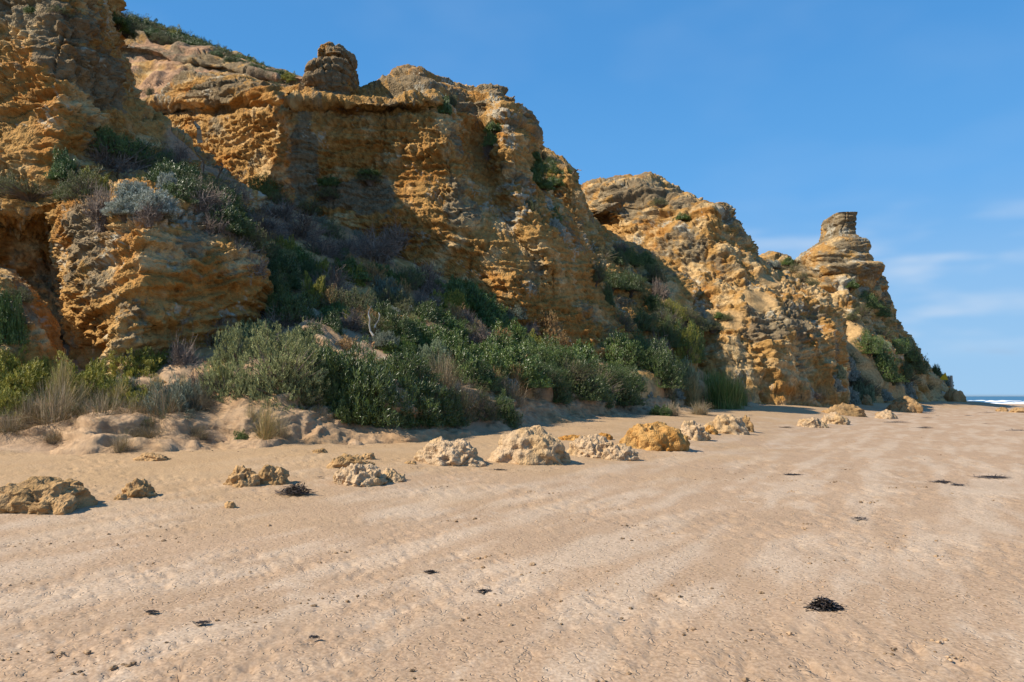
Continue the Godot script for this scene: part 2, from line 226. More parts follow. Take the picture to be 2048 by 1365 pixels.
		[-10.41, 19.05, -44.1, -11.2, 19.05, -43.98, -11.48, 19.05, -43.6, -11.61, 19.05, -42.85, -11.61, 19.05, -40.75, -11.48, 19.05, -40, -11.2, 19.05, -39.62, -10.41, 19.05, -39.5, -9.62, 19.05, -39.62, -9.34, 19.05, -40, -9.21, 19.05, -40.75, -9.21, 19.05, -42.85, -9.34, 19.05, -43.6, -9.62, 19.05, -43.98, -10.41, 19.05, -44.1],
		[-10.49, 19.22, -44.35, -11.23, 19.22, -44.22, -11.49, 19.22, -43.79, -11.61, 19.22, -42.97, -11.61, 19.22, -40.63, -11.49, 19.22, -39.81, -11.23, 19.22, -39.38, -10.49, 19.22, -39.25, -9.75, 19.22, -39.38, -9.48, 19.22, -39.81, -9.36, 19.22, -40.63, -9.36, 19.22, -42.97, -9.48, 19.22, -43.79, -9.75, 19.22, -44.22, -10.49, 19.22, -44.35],
		[-10.49, 19.55, -44.27, -11.23, 19.55, -44.13, -11.5, 19.55, -43.73, -11.62, 19.55, -42.93, -11.62, 19.55, -40.67, -11.5, 19.55, -39.87, -11.23, 19.55, -39.47, -10.49, 19.55, -39.33, -9.75, 19.55, -39.47, -9.49, 19.55, -39.87, -9.37, 19.55, -40.67, -9.37, 19.55, -42.93, -9.49, 19.55, -43.73, -9.75, 19.55, -44.13, -10.49, 19.55, -44.27],
		[-10.45, 19.83, -44.09, -11.09, 19.83, -43.97, -11.32, 19.83, -43.6, -11.42, 19.83, -42.85, -11.42, 19.83, -40.75, -11.32, 19.83, -40, -11.09, 19.83, -39.63, -10.45, 19.83, -39.5, -9.82, 19.83, -39.63, -9.59, 19.83, -40, -9.49, 19.83, -40.75, -9.49, 19.83, -42.85, -9.59, 19.83, -43.6, -9.82, 19.83, -43.97, -10.45, 19.83, -44.09],
		[-10.46, 20.05, -44.35, -11.19, 20.05, -44.22, -11.45, 20.05, -43.79, -11.57, 20.05, -42.97, -11.57, 20.05, -40.63, -11.45, 20.05, -39.81, -11.19, 20.05, -39.38, -10.46, 20.05, -39.25, -9.73, 20.05, -39.38, -9.46, 20.05, -39.81, -9.34, 20.05, -40.63, -9.34, 20.05, -42.97, -9.46, 20.05, -43.79, -9.73, 20.05, -44.22, -10.46, 20.05, -44.35],
		[-10.36, 20.32, -44.35, -11.04, 20.32, -44.22, -11.29, 20.32, -43.79, -11.4, 20.32, -42.97, -11.4, 20.32, -40.63, -11.29, 20.32, -39.81, -11.04, 20.32, -39.38, -10.36, 20.32, -39.25, -9.68, 20.32, -39.38, -9.43, 20.32, -39.81, -9.32, 20.32, -40.63, -9.32, 20.32, -42.97, -9.43, 20.32, -43.79, -9.68, 20.32, -44.22, -10.36, 20.32, -44.35],
		[-10.24, 20.52, -44.18, -10.85, 20.52, -44.05, -11.07, 20.52, -43.66, -11.17, 20.52, -42.89, -11.17, 20.52, -40.71, -11.07, 20.52, -39.94, -10.85, 20.52, -39.55, -10.24, 20.52, -39.42, -9.64, 20.52, -39.55, -9.42, 20.52, -39.94, -9.32, 20.52, -40.71, -9.32, 20.52, -42.89, -9.42, 20.52, -43.66, -9.64, 20.52, -44.05, -10.24, 20.52, -44.18],
		[-10.26, 20.65, -44.01, -10.78, 20.65, -43.89, -10.97, 20.65, -43.53, -11.05, 20.65, -42.81, -11.05, 20.65, -40.79, -10.97, 20.65, -40.07, -10.78, 20.65, -39.71, -10.26, 20.65, -39.59, -9.74, 20.65, -39.71, -9.55, 20.65, -40.07, -9.47, 20.65, -40.79, -9.47, 20.65, -42.81, -9.55, 20.65, -43.53, -9.74, 20.65, -43.89, -10.26, 20.65, -44.01],
		[-10.3, 20.88, -44.27, -10.91, 20.88, -44.13, -11.13, 20.88, -43.73, -11.23, 20.88, -42.93, -11.23, 20.88, -40.67, -11.13, 20.88, -39.87, -10.91, 20.88, -39.47, -10.3, 20.88, -39.33, -9.68, 20.88, -39.47, -9.46, 20.88, -39.87, -9.36, 20.88, -40.67, -9.36, 20.88, -42.93, -9.46, 20.88, -43.73, -9.68, 20.88, -44.13, -10.3, 20.88, -44.27],
		[-10.32, 21.29, -44.27, -10.94, 21.29, -44.13, -11.17, 21.29, -43.73, -11.27, 21.29, -42.93, -11.27, 21.29, -40.67, -11.17, 21.29, -39.87, -10.94, 21.29, -39.47, -10.32, 21.29, -39.33, -9.69, 21.29, -39.47, -9.47, 21.29, -39.87, -9.36, 21.29, -40.67, -9.36, 21.29, -42.93, -9.47, 21.29, -43.73, -9.69, 21.29, -44.13, -10.32, 21.29, -44.27],
		[-10.35, 21.62, -44.01, -10.86, 21.62, -43.89, -11.05, 21.62, -43.53, -11.13, 21.62, -42.81, -11.13, 21.62, -40.79, -11.05, 21.62, -40.07, -10.86, 21.62, -39.71, -10.35, 21.62, -39.59, -9.84, 21.62, -39.71, -9.66, 21.62, -40.07, -9.57, 21.62, -40.79, -9.57, 21.62, -42.81, -9.66, 21.62, -43.53, -9.84, 21.62, -43.89, -10.35, 21.62, -44.01],
		[-10.44, 21.81, -43.94, -10.88, 21.81, -43.83, -11.03, 21.81, -43.5, -11.1, 21.81, -42.83, -11.1, 21.81, -40.97, -11.03, 21.81, -40.3, -10.88, 21.81, -39.97, -10.44, 21.81, -39.86, -10, 21.81, -39.97, -9.85, 21.81, -40.3, -9.78, 21.81, -40.97, -9.78, 21.81, -42.83, -9.85, 21.81, -43.5, -10, 21.81, -43.83, -10.44, 21.81, -43.94],
		[-10.47, 21.94, -43.53, -10.75, 21.94, -43.45, -10.85, 21.94, -43.2, -10.9, 21.94, -42.7, -10.9, 21.94, -41.3, -10.85, 21.94, -40.8, -10.75, 21.94, -40.55, -10.47, 21.94, -40.47, -10.19, 21.94, -40.55, -10.08, 21.94, -40.8, -10.04, 21.94, -41.3, -10.04, 21.94, -42.7, -10.08, 21.94, -43.2, -10.19, 21.94, -43.45, -10.47, 21.94, -43.53],
	],
	"stack": [
		[43.89, 11.96, -100.5, 42.57, 11.96, -100.37, 42.09, 11.96, -99.96, 41.87, 11.96, -99.14, 41.87, 11.96, -96.86, 42.09, 11.96, -96.04, 42.57, 11.96, -95.63, 43.89, 11.96, -95.5, 45.21, 11.96, -95.63, 45.68, 11.96, -96.04, 45.9, 11.96, -96.86, 45.9, 11.96, -99.14, 45.68, 11.96, -99.96, 45.21, 11.96, -100.37, 43.89, 11.96, -100.5],
		[43.52, 15.66, -103.5, 41.06, 15.66, -103.18, 40.18, 15.66, -102.19, 39.77, 15.66, -100.25, 39.77, 15.66, -94.75, 40.18, 15.66, -92.81, 41.06, 15.66, -91.82, 43.52, 15.66, -91.5, 45.98, 15.66, -91.82, 46.86, 15.66, -92.81, 47.26, 15.66, -94.75, 47.26, 15.66, -100.25, 46.86, 15.66, -102.19, 45.98, 15.66, -103.18, 43.52, 15.66, -103.5],
		[43.41, 17.97, -104.5, 40.41, 17.97, -104.1, 39.34, 17.97, -102.87, 38.84, 17.97, -100.43, 38.84, 17.97, -93.57, 39.34, 17.97, -91.13, 40.41, 17.97, -89.9, 43.41, 17.97, -89.5, 46.41, 17.97, -89.9, 47.48, 17.97, -91.13, 47.98, 17.97, -93.57, 47.98, 17.97, -100.43, 47.48, 17.97, -102.87, 46.41, 17.97, -104.1, 43.41, 17.97, -104.5],
		[43.16, 18.72, -102.95, 40.64, 18.72, -102.64, 39.74, 18.72, -101.65, 39.33, 18.72, -99.72, 39.33, 18.72, -94.28, 39.74, 18.72, -92.35, 40.64, 18.72, -91.36, 43.16, 18.72, -91.05, 45.68, 18.72, -91.36, 46.58, 18.72, -92.35, 47, 18.72, -94.28, 47, 18.72, -99.72, 46.58, 18.72, -101.65, 45.68, 18.72, -102.64, 43.16, 18.72, -102.95],
		[42.99, 19.61, -102.95, 40.43, 19.61, -102.64, 39.51, 19.61, -101.65, 39.08, 19.61, -99.72, 39.08, 19.61, -94.28, 39.51, 19.61, -92.35, 40.43, 19.61, -91.36, 42.99, 19.61, -91.05, 45.55, 19.61, -91.36, 46.47, 19.61, -92.35, 46.9, 19.61, -94.28, 46.9, 19.61, -99.72, 46.47, 19.61, -101.65, 45.55, 19.61, -102.64, 42.99, 19.61, -102.95],
		[42.94, 20.29, -102.61, 40.51, 20.29, -102.31, 39.64, 20.29, -101.39, 39.24, 20.29, -99.57, 39.24, 20.29, -94.43, 39.64, 20.29, -92.61, 40.51, 20.29, -91.69, 42.94, 20.29, -91.39, 45.38, 20.29, -91.69, 46.25, 20.29, -92.61, 46.65, 20.29, -94.43, 46.65, 20.29, -99.57, 46.25, 20.29, -101.39, 45.38, 20.29, -102.31, 42.94, 20.29, -102.61],
		[43.31, 20.98, -102.44, 41.09, 20.98, -102.15, 40.3, 20.98, -101.26, 39.93, 20.98, -99.49, 39.93, 20.98, -94.51, 40.3, 20.98, -92.74, 41.09, 20.98, -91.85, 43.31, 20.98, -91.56, 45.52, 20.98, -91.85, 46.32, 20.98, -92.74, 46.68, 20.98, -94.51, 46.68, 20.98, -99.49, 46.32, 20.98, -101.26, 45.52, 20.98, -102.15, 43.31, 20.98, -102.44],
		[43.63, 21.66, -102.1, 41.75, 21.66, -101.83, 41.07, 21.66, -100.99, 40.76, 21.66, -99.33, 40.76, 21.66, -94.67, 41.07, 21.66, -93.01, 41.75, 21.66, -92.17, 43.63, 21.66, -91.9, 45.52, 21.66, -92.17, 46.2, 21.66, -93.01, 46.51, 21.66, -94.67, 46.51, 21.66, -99.33, 46.2, 21.66, -100.99, 45.52, 21.66, -101.83, 43.63, 21.66, -102.1],
		[43.89, 22.21, -101.42, 42.37, 22.21, -101.19, 41.83, 22.21, -100.46, 41.58, 22.21, -99.02, 41.58, 22.21, -94.98, 41.83, 22.21, -93.54, 42.37, 22.21, -92.81, 43.89, 22.21, -92.58, 45.4, 22.21, -92.81, 45.95, 22.21, -93.54, 46.2, 22.21, -94.98, 46.2, 22.21, -99.02, 45.95, 22.21, -100.46, 45.4, 22.21, -101.19, 43.89, 22.21, -101.42],
		[44.14, 22.7, -100.2, 43.05, 22.7, -100.03, 42.65, 22.7, -99.5, 42.47, 22.7, -98.46, 42.47, 22.7, -95.54, 42.65, 22.7, -94.5, 43.05, 22.7, -93.97, 44.14, 22.7, -93.8, 45.24, 22.7, -93.97, 45.63, 22.7, -94.5, 45.82, 22.7, -95.54, 45.82, 22.7, -98.46, 45.63, 22.7, -99.5, 45.24, 22.7, -100.03, 44.14, 22.7, -100.2],
		[44.16, 23.31, -100.2, 43.07, 23.31, -100.03, 42.67, 23.31, -99.5, 42.49, 23.31, -98.46, 42.49, 23.31, -95.54, 42.67, 23.31, -94.5, 43.07, 23.31, -93.97, 44.16, 23.31, -93.8, 45.26, 23.31, -93.97, 45.66, 23.31, -94.5, 45.84, 23.31, -95.54, 45.84, 23.31, -98.46, 45.66, 23.31, -99.5, 45.26, 23.31, -100.03, 44.16, 23.31, -100.2],
		[44.32, 24, -100.2, 43.31, 24, -100.03, 42.95, 24, -99.5, 42.78, 24, -98.46, 42.78, 24, -95.54, 42.95, 24, -94.5, 43.31, 24, -93.97, 44.32, 24, -93.8, 45.34, 24, -93.97, 45.7, 24, -94.5, 45.86, 24, -95.54, 45.86, 24, -98.46, 45.7, 24, -99.5, 45.34, 24, -100.03, 44.32, 24, -100.2],
		[44.34, 24.48, -100.2, 43.33, 24.48, -100.03, 42.97, 24.48, -99.5, 42.8, 24.48, -98.46, 42.8, 24.48, -95.54, 42.97, 24.48, -94.5, 43.33, 24.48, -93.97, 44.34, 24.48, -93.8, 45.35, 24.48, -93.97, 45.71, 24.48, -94.5, 45.88, 24.48, -95.54, 45.88, 24.48, -98.46, 45.71, 24.48, -99.5, 45.35, 24.48, -100.03, 44.34, 24.48, -100.2],
		[44.43, 25.04, -100.2, 43.46, 25.04, -100.03, 43.11, 25.04, -99.5, 42.95, 25.04, -98.46, 42.95, 25.04, -95.54, 43.11, 25.04, -94.5, 43.46, 25.04, -93.97, 44.43, 25.04, -93.8, 45.4, 25.04, -93.97, 45.74, 25.04, -94.5, 45.9, 25.04, -95.54, 45.9, 25.04, -98.46, 45.74, 25.04, -99.5, 45.4, 25.04, -100.03, 44.43, 25.04, -100.2],
		[44.34, 25.52, -100.2, 43.44, 25.52, -100.03, 43.12, 25.52, -99.5, 42.97, 25.52, -98.46, 42.97, 25.52, -95.54, 43.12, 25.52, -94.5, 43.44, 25.52, -93.97, 44.34, 25.52, -93.8, 45.24, 25.52, -93.97, 45.57, 25.52, -94.5, 45.72, 25.52, -95.54, 45.72, 25.52, -98.46, 45.57, 25.52, -99.5, 45.24, 25.52, -100.03, 44.34, 25.52, -100.2],
		[44.35, 25.8, -100.2, 43.45, 25.8, -100.03, 43.13, 25.8, -99.5, 42.98, 25.8, -98.46, 42.98, 25.8, -95.54, 43.13, 25.8, -94.5, 43.45, 25.8, -93.97, 44.35, 25.8, -93.8, 45.25, 25.8, -93.97, 45.58, 25.8, -94.5, 45.73, 25.8, -95.54, 45.73, 25.8, -98.46, 45.58, 25.8, -99.5, 45.25, 25.8, -100.03, 44.35, 25.8, -100.2],
	],
	"sand_bank": [
		[-13.95, 0.1, -13.31, -13.05, 0.09, -13.44, -12.14, 0.09, -13.56, -11.24, 0.08, -13.69, -10.3, 0.07, -13.82, -9.55, 0.07, -13.98, -8.86, 0.07, -14.13, -8.16, 0.07, -14.28, -7.29, 0.06, -14.48, -6.52, 0.05, -14.92, -5.94, 0.04, -15.27, -5.36, 0.03, -15.62, -4.7, 0.03, -16.02, -4.02, -0.04, -16.57, -3.4, -0.1, -17.07, -2.78, -0.16, -17.57, -2.03, -0.22, -18.19, -1.31, -0.18, -19.17, -0.67, -0.15, -20.04, -0.03, -0.12, -20.92, 0.67, -0.09, -21.91, 1.42, 0, -23.49, 2.13, 0.09, -24.99, 2.84, 0.18, -26.49, 3.54, 0.27, -27.97, 4.72, 0.26, -30.34, 5.91, 0.26, -32.71, 7.09, 0.25, -35.09, 8.23, 0.24, -37.39, 10.82, 0.34, -41.34, 13.43, 0.43, -45.34, 16.05, 0.53, -49.34, 18.66, 0.62, -53.34],
		[-14.09, 0.51, -14.34, -13.2, 0.5, -14.55, -12.3, 0.49, -14.71, -11.41, 0.48, -14.93, -10.49, 0.47, -14.92, -9.82, 0.48, -15.19, -8.99, 0.48, -14.73, -8.36, 0.48, -15.18, -7.75, 0.48, -15.66, -7.07, 0.48, -15.83, -6.58, 0.48, -16.33, -5.71, 0.48, -16.2, -5.24, 0.49, -16.78, -4.51, 0.46, -17.17, -4.02, 0.44, -17.83, -3.41, 0.42, -18.35, -2.48, 0.39, -18.6, -1.91, 0.43, -19.61, -1.31, 0.46, -20.51, -1.04, 0.49, -21.65, -0.31, 0.52, -22.47, 0.78, 0.58, -23.79, 1.08, 0.63, -25.48, 2.21, 0.68, -26.79, 2.61, 0.73, -28.43, 4.11, 0.72, -30.65, 5.37, 0.72, -32.98, 6.01, 0.71, -35.63, 7.59, 0.7, -37.77, 10.19, 0.76, -41.75, 12.36, 0.82, -46.05, 15.03, 0.87, -50.01, 17.99, 0.93, -53.78],
		[-14.22, 0.72, -15.24, -13.33, 0.71, -15.45, -12.43, 0.7, -15.61, -11.54, 0.69, -15.84, -10.64, 0.67, -15.82, -10.01, 0.68, -16.07, -9.18, 0.68, -15.6, -8.55, 0.69, -16.04, -8.06, 0.69, -16.46, -7.5, 0.7, -16.54, -6.99, 0.71, -17.01, -6.11, 0.72, -16.86, -5.66, 0.74, -17.38, -4.95, 0.74, -17.71, -4.44, 0.75, -18.35, -3.81, 0.76, -18.84, -2.92, 0.77, -19.01, -2.41, 0.8, -19.97, -1.82, 0.83, -20.88, -1.55, 0.87, -22.02, -0.88, 0.9, -22.79, 0.19, 0.92, -24.07, 0.48, 0.94, -25.77, 1.6, 0.96, -27.08, 1.99, 0.98, -28.73, 3.48, 0.97, -30.96, 4.73, 0.97, -33.3, 5.36, 0.96, -35.95, 6.96, 0.95, -38.14, 9.56, 0.98, -42.16, 11.71, 1, -46.47, 14.38, 1.03, -50.43, 17.32, 1.06, -54.22],
		[-14.28, 1.02, -15.66, -13.38, 1, -15.86, -12.48, 0.99, -16.02, -11.6, 0.97, -16.25, -10.71, 0.95, -16.23, -10.09, 0.96, -16.48, -9.26, 0.97, -16, -8.63, 0.98, -16.43, -8.2, 0.99, -16.83, -7.69, 1.01, -16.86, -7.17, 1.04, -17.31, -6.28, 1.06, -17.14, -5.84, 1.09, -17.63, -5.13, 1.14, -17.94, -4.6, 1.19, -18.56, -3.96, 1.24, -19.03, -3.09, 1.29, -19.16, -2.6, 1.33, -20.11, -2.01, 1.36, -21.02, -1.75, 1.39, -22.17, -1.1, 1.42, -22.91, -0.05, 1.4, -24.18, 0.24, 1.38, -25.88, 1.35, 1.36, -27.19, 1.74, 1.33, -28.85, 3.22, 1.32, -31.09, 4.47, 1.32, -33.43, 5.09, 1.31, -36.09, 6.69, 1.3, -38.3, 9.29, 1.28, -42.34, 11.44, 1.27, -46.65, 14.09, 1.25, -50.62, 17.03, 1.23, -54.41],
		[-14.38, 1.23, -16.43, -13.49, 1.21, -16.64, -12.59, 1.19, -16.8, -11.7, 1.17, -17.02, -10.84, 1.15, -17, -10.26, 1.17, -17.23, -9.42, 1.18, -16.74, -8.79, 1.19, -17.15, -8.47, 1.2, -17.51, -8.04, 1.24, -17.45, -7.5, 1.27, -17.87, -6.59, 1.3, -17.67, -6.17, 1.34, -18.1, -5.46, 1.42, -18.35, -4.91, 1.5, -18.94, -4.25, 1.58, -19.39, -3.39, 1.67, -19.44, -2.94, 1.7, -20.36, -2.37, 1.73, -21.28, -2.12, 1.77, -22.43, -1.5, 1.8, -23.14, -0.48, 1.75, -24.39, -0.21, 1.69, -26.09, 0.89, 1.64, -27.41, 1.28, 1.58, -29.08, 2.74, 1.57, -31.33, 3.98, 1.57, -33.68, 4.59, 1.56, -36.34, 6.2, 1.55, -38.59, 8.8, 1.5, -42.66, 10.93, 1.45, -46.98, 13.57, 1.41, -50.97, 16.48, 1.36, -54.77],
		[-14.54, 1.61, -17.56, -13.65, 1.59, -17.76, -12.75, 1.57, -17.93, -11.86, 1.55, -18.15, -11.04, 1.54, -18.12, -10.49, 1.55, -18.32, -9.66, 1.57, -17.81, -9.01, 1.59, -18.21, -8.86, 1.61, -18.5, -8.56, 1.65, -18.31, -7.99, 1.69, -18.68, -7.05, 1.74, -18.43, -6.65, 1.78, -18.78, -5.95, 1.89, -18.96, -5.37, 2.01, -19.5, -4.66, 2.12, -19.9, -3.84, 2.23, -19.85, -3.45, 2.26, -20.73, -2.89, 2.3, -21.66, -2.66, 2.34, -22.82, -2.1, 2.37, -23.48, -1.12, 2.28, -24.69, -0.86, 2.18, -26.4, 0.22, 2.09, -27.72, 0.59, 1.99, -29.41, 2.05, 1.99, -31.67, 3.26, 1.98, -34.03, 3.86, 1.97, -36.7, 5.48, 1.96, -39.02, 8.08, 1.89, -43.14, 10.18, 1.81, -47.47, 12.8, 1.74, -51.47, 15.69, 1.66, -55.29],
		[-14.97, 2.27, -20.64, -14.06, 2.26, -20.77, -13.16, 2.26, -20.89, -12.25, 2.26, -21.02, -11.55, 2.26, -21.11, -11.11, 2.3, -21.16, -10.4, 2.34, -21.26, -9.7, 2.38, -21.36, -9.91, 2.42, -21.19, -10.16, 2.53, -20.96, -9.5, 2.63, -21.18, -8.84, 2.72, -21.41, -8.51, 2.82, -21.41, -8.07, 3.04, -21.59, -7.35, 3.27, -21.97, -6.64, 3.48, -22.36, -6.46, 3.7, -22.24, -6.2, 3.71, -22.73, -5.61, 3.72, -23.63, -5.01, 3.73, -24.53, -4.72, 3.75, -24.96, -4.23, 3.55, -26.16, -3.56, 3.36, -27.68, -2.9, 3.17, -29.2, -2.21, 2.97, -30.78, -1.05, 2.95, -33.22, 0.09, 2.93, -35.61, 1.23, 2.9, -38.01, 2.56, 2.88, -40.76, 5.23, 2.78, -45, 7.78, 2.68, -49.04, 10.34, 2.57, -53.08, 12.89, 2.47, -57.12],
	],
}

# tones of the rock, linear
const OCHRE := Color(0.515, 0.300, 0.104)
const ORANGE := Color(0.465, 0.228, 0.062)
const TAN := Color(0.60, 0.42, 0.21)
const CRUST := Color(0.225, 0.186, 0.125)
const LICHEN := Color(0.50, 0.47, 0.38)
const PINK := Color(0.50, 0.31, 0.19)
const BANK := Color(0.485, 0.335, 0.208)
const SANDY := Color(0.60, 0.395, 0.185)

func zones(p: Vector3, k: Dictionary) -> PackedFloat32Array:
	# shares of the surveyed patches at a point: bare sand, grey crust, lichen, pink earth, orange rock
	var z := PackedFloat32Array([0.0, 0.0, 0.0, 0.0, 0.0])
	if k.zones.size():
		var w := 0.5 * n_patch.get_noise_3d(p.y + 5.0, p.x, p.z) + 0.4 * n_fine.get_noise_3d(p.x * 0.6, p.z * 0.6, p.y * 0.6)
		for e in k.zones:
			var dx: float = (p.x - e[0]) / e[3]
			var dy: float = (p.y - e[1]) / e[4]
			var dz: float = (p.z - e[2]) / (e[3] + e[4])
			var r := dx * dx + dy * dy + dz * dz
			if r < 2.2:
				z[e[5]] = maxf(z[e[5]], 1.0 - sst(0.75, 1.25, r + w))
	return z

func relief(p: Vector3, k: Dictionary, smooth_: float) -> float:
	var s: float = p.y + 0.9 * n_big.get_noise_3d(p.x * 0.5 + 31.0, p.y * 0.3, p.z * 0.5) + k.dip * (p.x + 0.4 * p.z)
	var d: float = k.big * n_big.get_noise_3dv(p)
	var rough := 1.0 - smooth_
	var fs: float = k.size
	if k.bed > 0.0 and rough > 0.0:
		var bd := n_bed.get_noise_3d(p.x * 0.13, s / fs, p.z * 0.13)
		var share: float = k.bed
		if k.cap > -90.0:
			share *= 0.22 + 1.1 * sst(k.cap - 1.2, k.cap + 0.4, s)
		d += rough * share * (sst(-0.08, 0.08, bd) - 0.5 + 0.9 * bd)
		var thin := n_bed.get_noise_3d(p.x * 0.25 + 40.0, s * 3.4 / fs, p.z * 0.25 + 17.0)
		d += rough * k.leaf * (sst(-0.06, 0.06, thin) - 0.5)
		var joint := n_patch.get_noise_3d(p.x * 1.1 + 60.0, p.y * 0.12, p.z * 1.1) / 0.03
		d -= rough * 0.22 * fs * exp(-joint * joint) * sst(-0.2, 0.2, n_patch.get_noise_3d(p.x + 20.0, p.y * 0.6, p.z))
		# open cracks along the beds
		var ck := n_bed.get_noise_3d(p.x * 0.2 + 90.0, s * 0.8, p.z * 0.2) / 0.035
		d -= rough * 0.16 * fs * exp(-ck * ck) * sst(-0.3, 0.2, n_patch.get_noise_3d(p.x, p.y * 3.0, p.z + 40.0))
	if k.cap > -90.0:
		rough *= 1.0 - 0.45 * sst(k.cap - 0.6, k.cap + 0.6, s)
	if k.knob > 0.0 and rough > 0.0:
		var m := rough * (0.40 + 0.80 * sst(-0.35, 0.25, n_patch.get_noise_3d(p.x, p.y * 1.4, p.z)))
		var w := p / fs
		w += Vector3(n_fine.get_noise_3d(p.y, p.z, p.x), n_fine.get_noise_3d(p.z, p.x, p.y), 0.0) * 0.10
		var kn := -0.45 - n_knob.get_noise_3d(w.x, w.y * 1.15, w.z)
		var pt := -0.45 - n_pit.get_noise_3d(w.x, w.y, w.z)
		d += k.knob * m * (kn + 0.8 * pt)
		d += k.crag * m * (n_crag.get_noise_3d(w.x, w.y * 1.1, w.z) - 0.2)
		var hole := n_pock.get_noise_3d(w.x, w.y * 1.6, w.z)
		d -= k.hole * m * sst(0.30, 0.50, hole)
	if k.flute > 0.0:
		d += k.flute * rough * n_patch.get_noise_3d(p.x * k.fw, p.y * k.fw * 0.13, p.z * k.fw)
	d += (0.3 + 0.7 * rough) * k.fine * n_fine.get_noise_3dv(p)
	return d

func rock_color(p: Vector3, k: Dictionary, z: PackedFloat32Array) -> Color:
	var t1 := n_tone.get_noise_3dv(p)
	var t2 := n_patch.get_noise_3d(p.z + 57.0, p.y * 1.3, p.x)
	var t3 := n_fine.get_noise_3d(p.x * 0.45 + 9.0, p.y * 0.45, p.z * 0.45)
	var t4 := n_speck.get_noise_3dv(p)
	var c := OCHRE.lerp(ORANGE, sst(-0.10, 0.40, t1 + k.orange + 0.5 * t3 + 0.6 * z[4]))
	c = c.lerp(TAN, sst(-0.1, 0.4, t2 + 0.5 * t3 + k.tan))
	if k.pink > 0.0 or z[3] > 0.0:
		c = c.lerp(PINK, maxf(k.pink * sst(-0.3, 0.2, t1 - t2), z[3]))
	c = c.lerp(SANDY, z[0]).lerp(BANK, clampf(k.sand * (1.0 + 0.8 * t2), 0.0, 1.0))
	var high := 0.0
	if k.cap > -90.0:
		high = 0.40 * sst(k.cap - 0.8, k.cap + 1.0, p.y + k.dip * (p.x + 0.4 * p.z) + 1.5 * t1)
	var bare := maxf(z[0], z[3])
	var cm := sst(0.14, 0.36, n_tone.get_noise_3d(p.y * 1.2 + 13.0, p.z, p.x) + 0.55 * t3 + 0.35 * t4 + k.crust + high + 0.75 * z[1] - 0.5 * bare - 0.16)
	c = c.lerp(CRUST, 0.85 * cm)
	var lm := sst(0.28, 0.42, n_patch.get_noise_3d(p.x * 0.8 + 77.0, p.y * 0.8, p.z * 0.8) + 0.35 * t3 + 0.5 * t4 + k.lichen + 0.45 * z[2] - 0.6 * bare - 0.2)
	c = c.lerp(LICHEN, 0.8 * lm)
	return c * (1.0 + 0.20 * t3 + 0.13 * t2 + 0.16 * t4)

func rock_patch(net: Array, cell: float, k: Dictionary) -> Array:
	var rows := net.size()
	var cols: int = net[0].size() / 3
	var su := PackedInt32Array()
	var sv := PackedInt32Array()
	var pt := func(j: int, i: int) -> Vector3:
		j = clampi(j, 0, rows - 1)
		i = clampi(i, 0, cols - 1)
		return Vector3(net[j][i * 3], net[j][i * 3 + 1], net[j][i * 3 + 2])
	var nu := 1
	for i in cols - 1:
		var s := 0.0
		for j in rows:
			s += (pt.call(j, i + 1) - pt.call(j, i)).length()
		su.append(clampi(int(ceil(s / rows / (cell * (2.5 if i == cols - 2 or i < k.coarse else 1.0)))), 2, 160))
		nu += su[i]
	var nv := 1
	for j in rows - 1:
		var s := 0.0
		for i in cols:
			s += (pt.call(j + 1, i) - pt.call(j, i)).length()
		sv.append(clampi(int(ceil(s / cols / (cell * (2.5 if j == rows - 2 or j == 0 else 1.0)))), 2, 160))
		nv += sv[j]
	var cr_rows := []
	for j in rows:
		var r := PackedVector3Array()
		for i in cols - 1:
			var a: Vector3 = pt.call(j, i - 1)
			var b: Vector3 = pt.call(j, i)
			var c: Vector3 = pt.call(j, i + 1)
			var d: Vector3 = pt.call(j, i + 2)
			for t in su[i]:
				r.append(cr(a, b, c, d, float(t) / su[i]))
		r.append(pt.call(j, cols - 1))
		cr_rows.append(r)
	var p := PackedVector3Array()
	p.resize(nu * nv)
	var q := 0
	for j in rows - 1:
		var ra: PackedVector3Array = cr_rows[maxi(j - 1, 0)]
		var rb: PackedVector3Array = cr_rows[j]
		var rc: PackedVector3Array = cr_rows[j + 1]
		var rd: PackedVector3Array = cr_rows[mini(j + 2, rows - 1)]
		for t in sv[j] + (1 if j == rows - 2 else 0):
			var f := float(t) / sv[j]
			for i in nu:
				p[q] = cr(ra[i], rb[i], rc[i], rd[i], f)
				q += 1
	# displace along the smooth surface's normals
	var o := PackedVector3Array()
	o.resize(nu * nv)
	var col := PackedColorArray()
	col.resize(nu * nv)
	var step := 4
	for j in nv:
		var ja := maxi(j - step, 0) * nu
		var jb := mini(j + step, nv - 1) * nu
		var jj := j * nu
		for i in nu:
			var du := p[jj + mini(i + step, nu - 1)] - p[jj + maxi(i - step, 0)]
			var dv := p[jb + i] - p[ja + i]
			var n := du.cross(dv).normalized()
			var b := p[jj + i]
			var z := zones(b, k)
			o[jj + i] = b + n * relief(b, k, maxf(z[0], z[3]))
			col[jj + i] = rock_color(b, k, z)
	return grid_mesh(o, nu, nv, col)

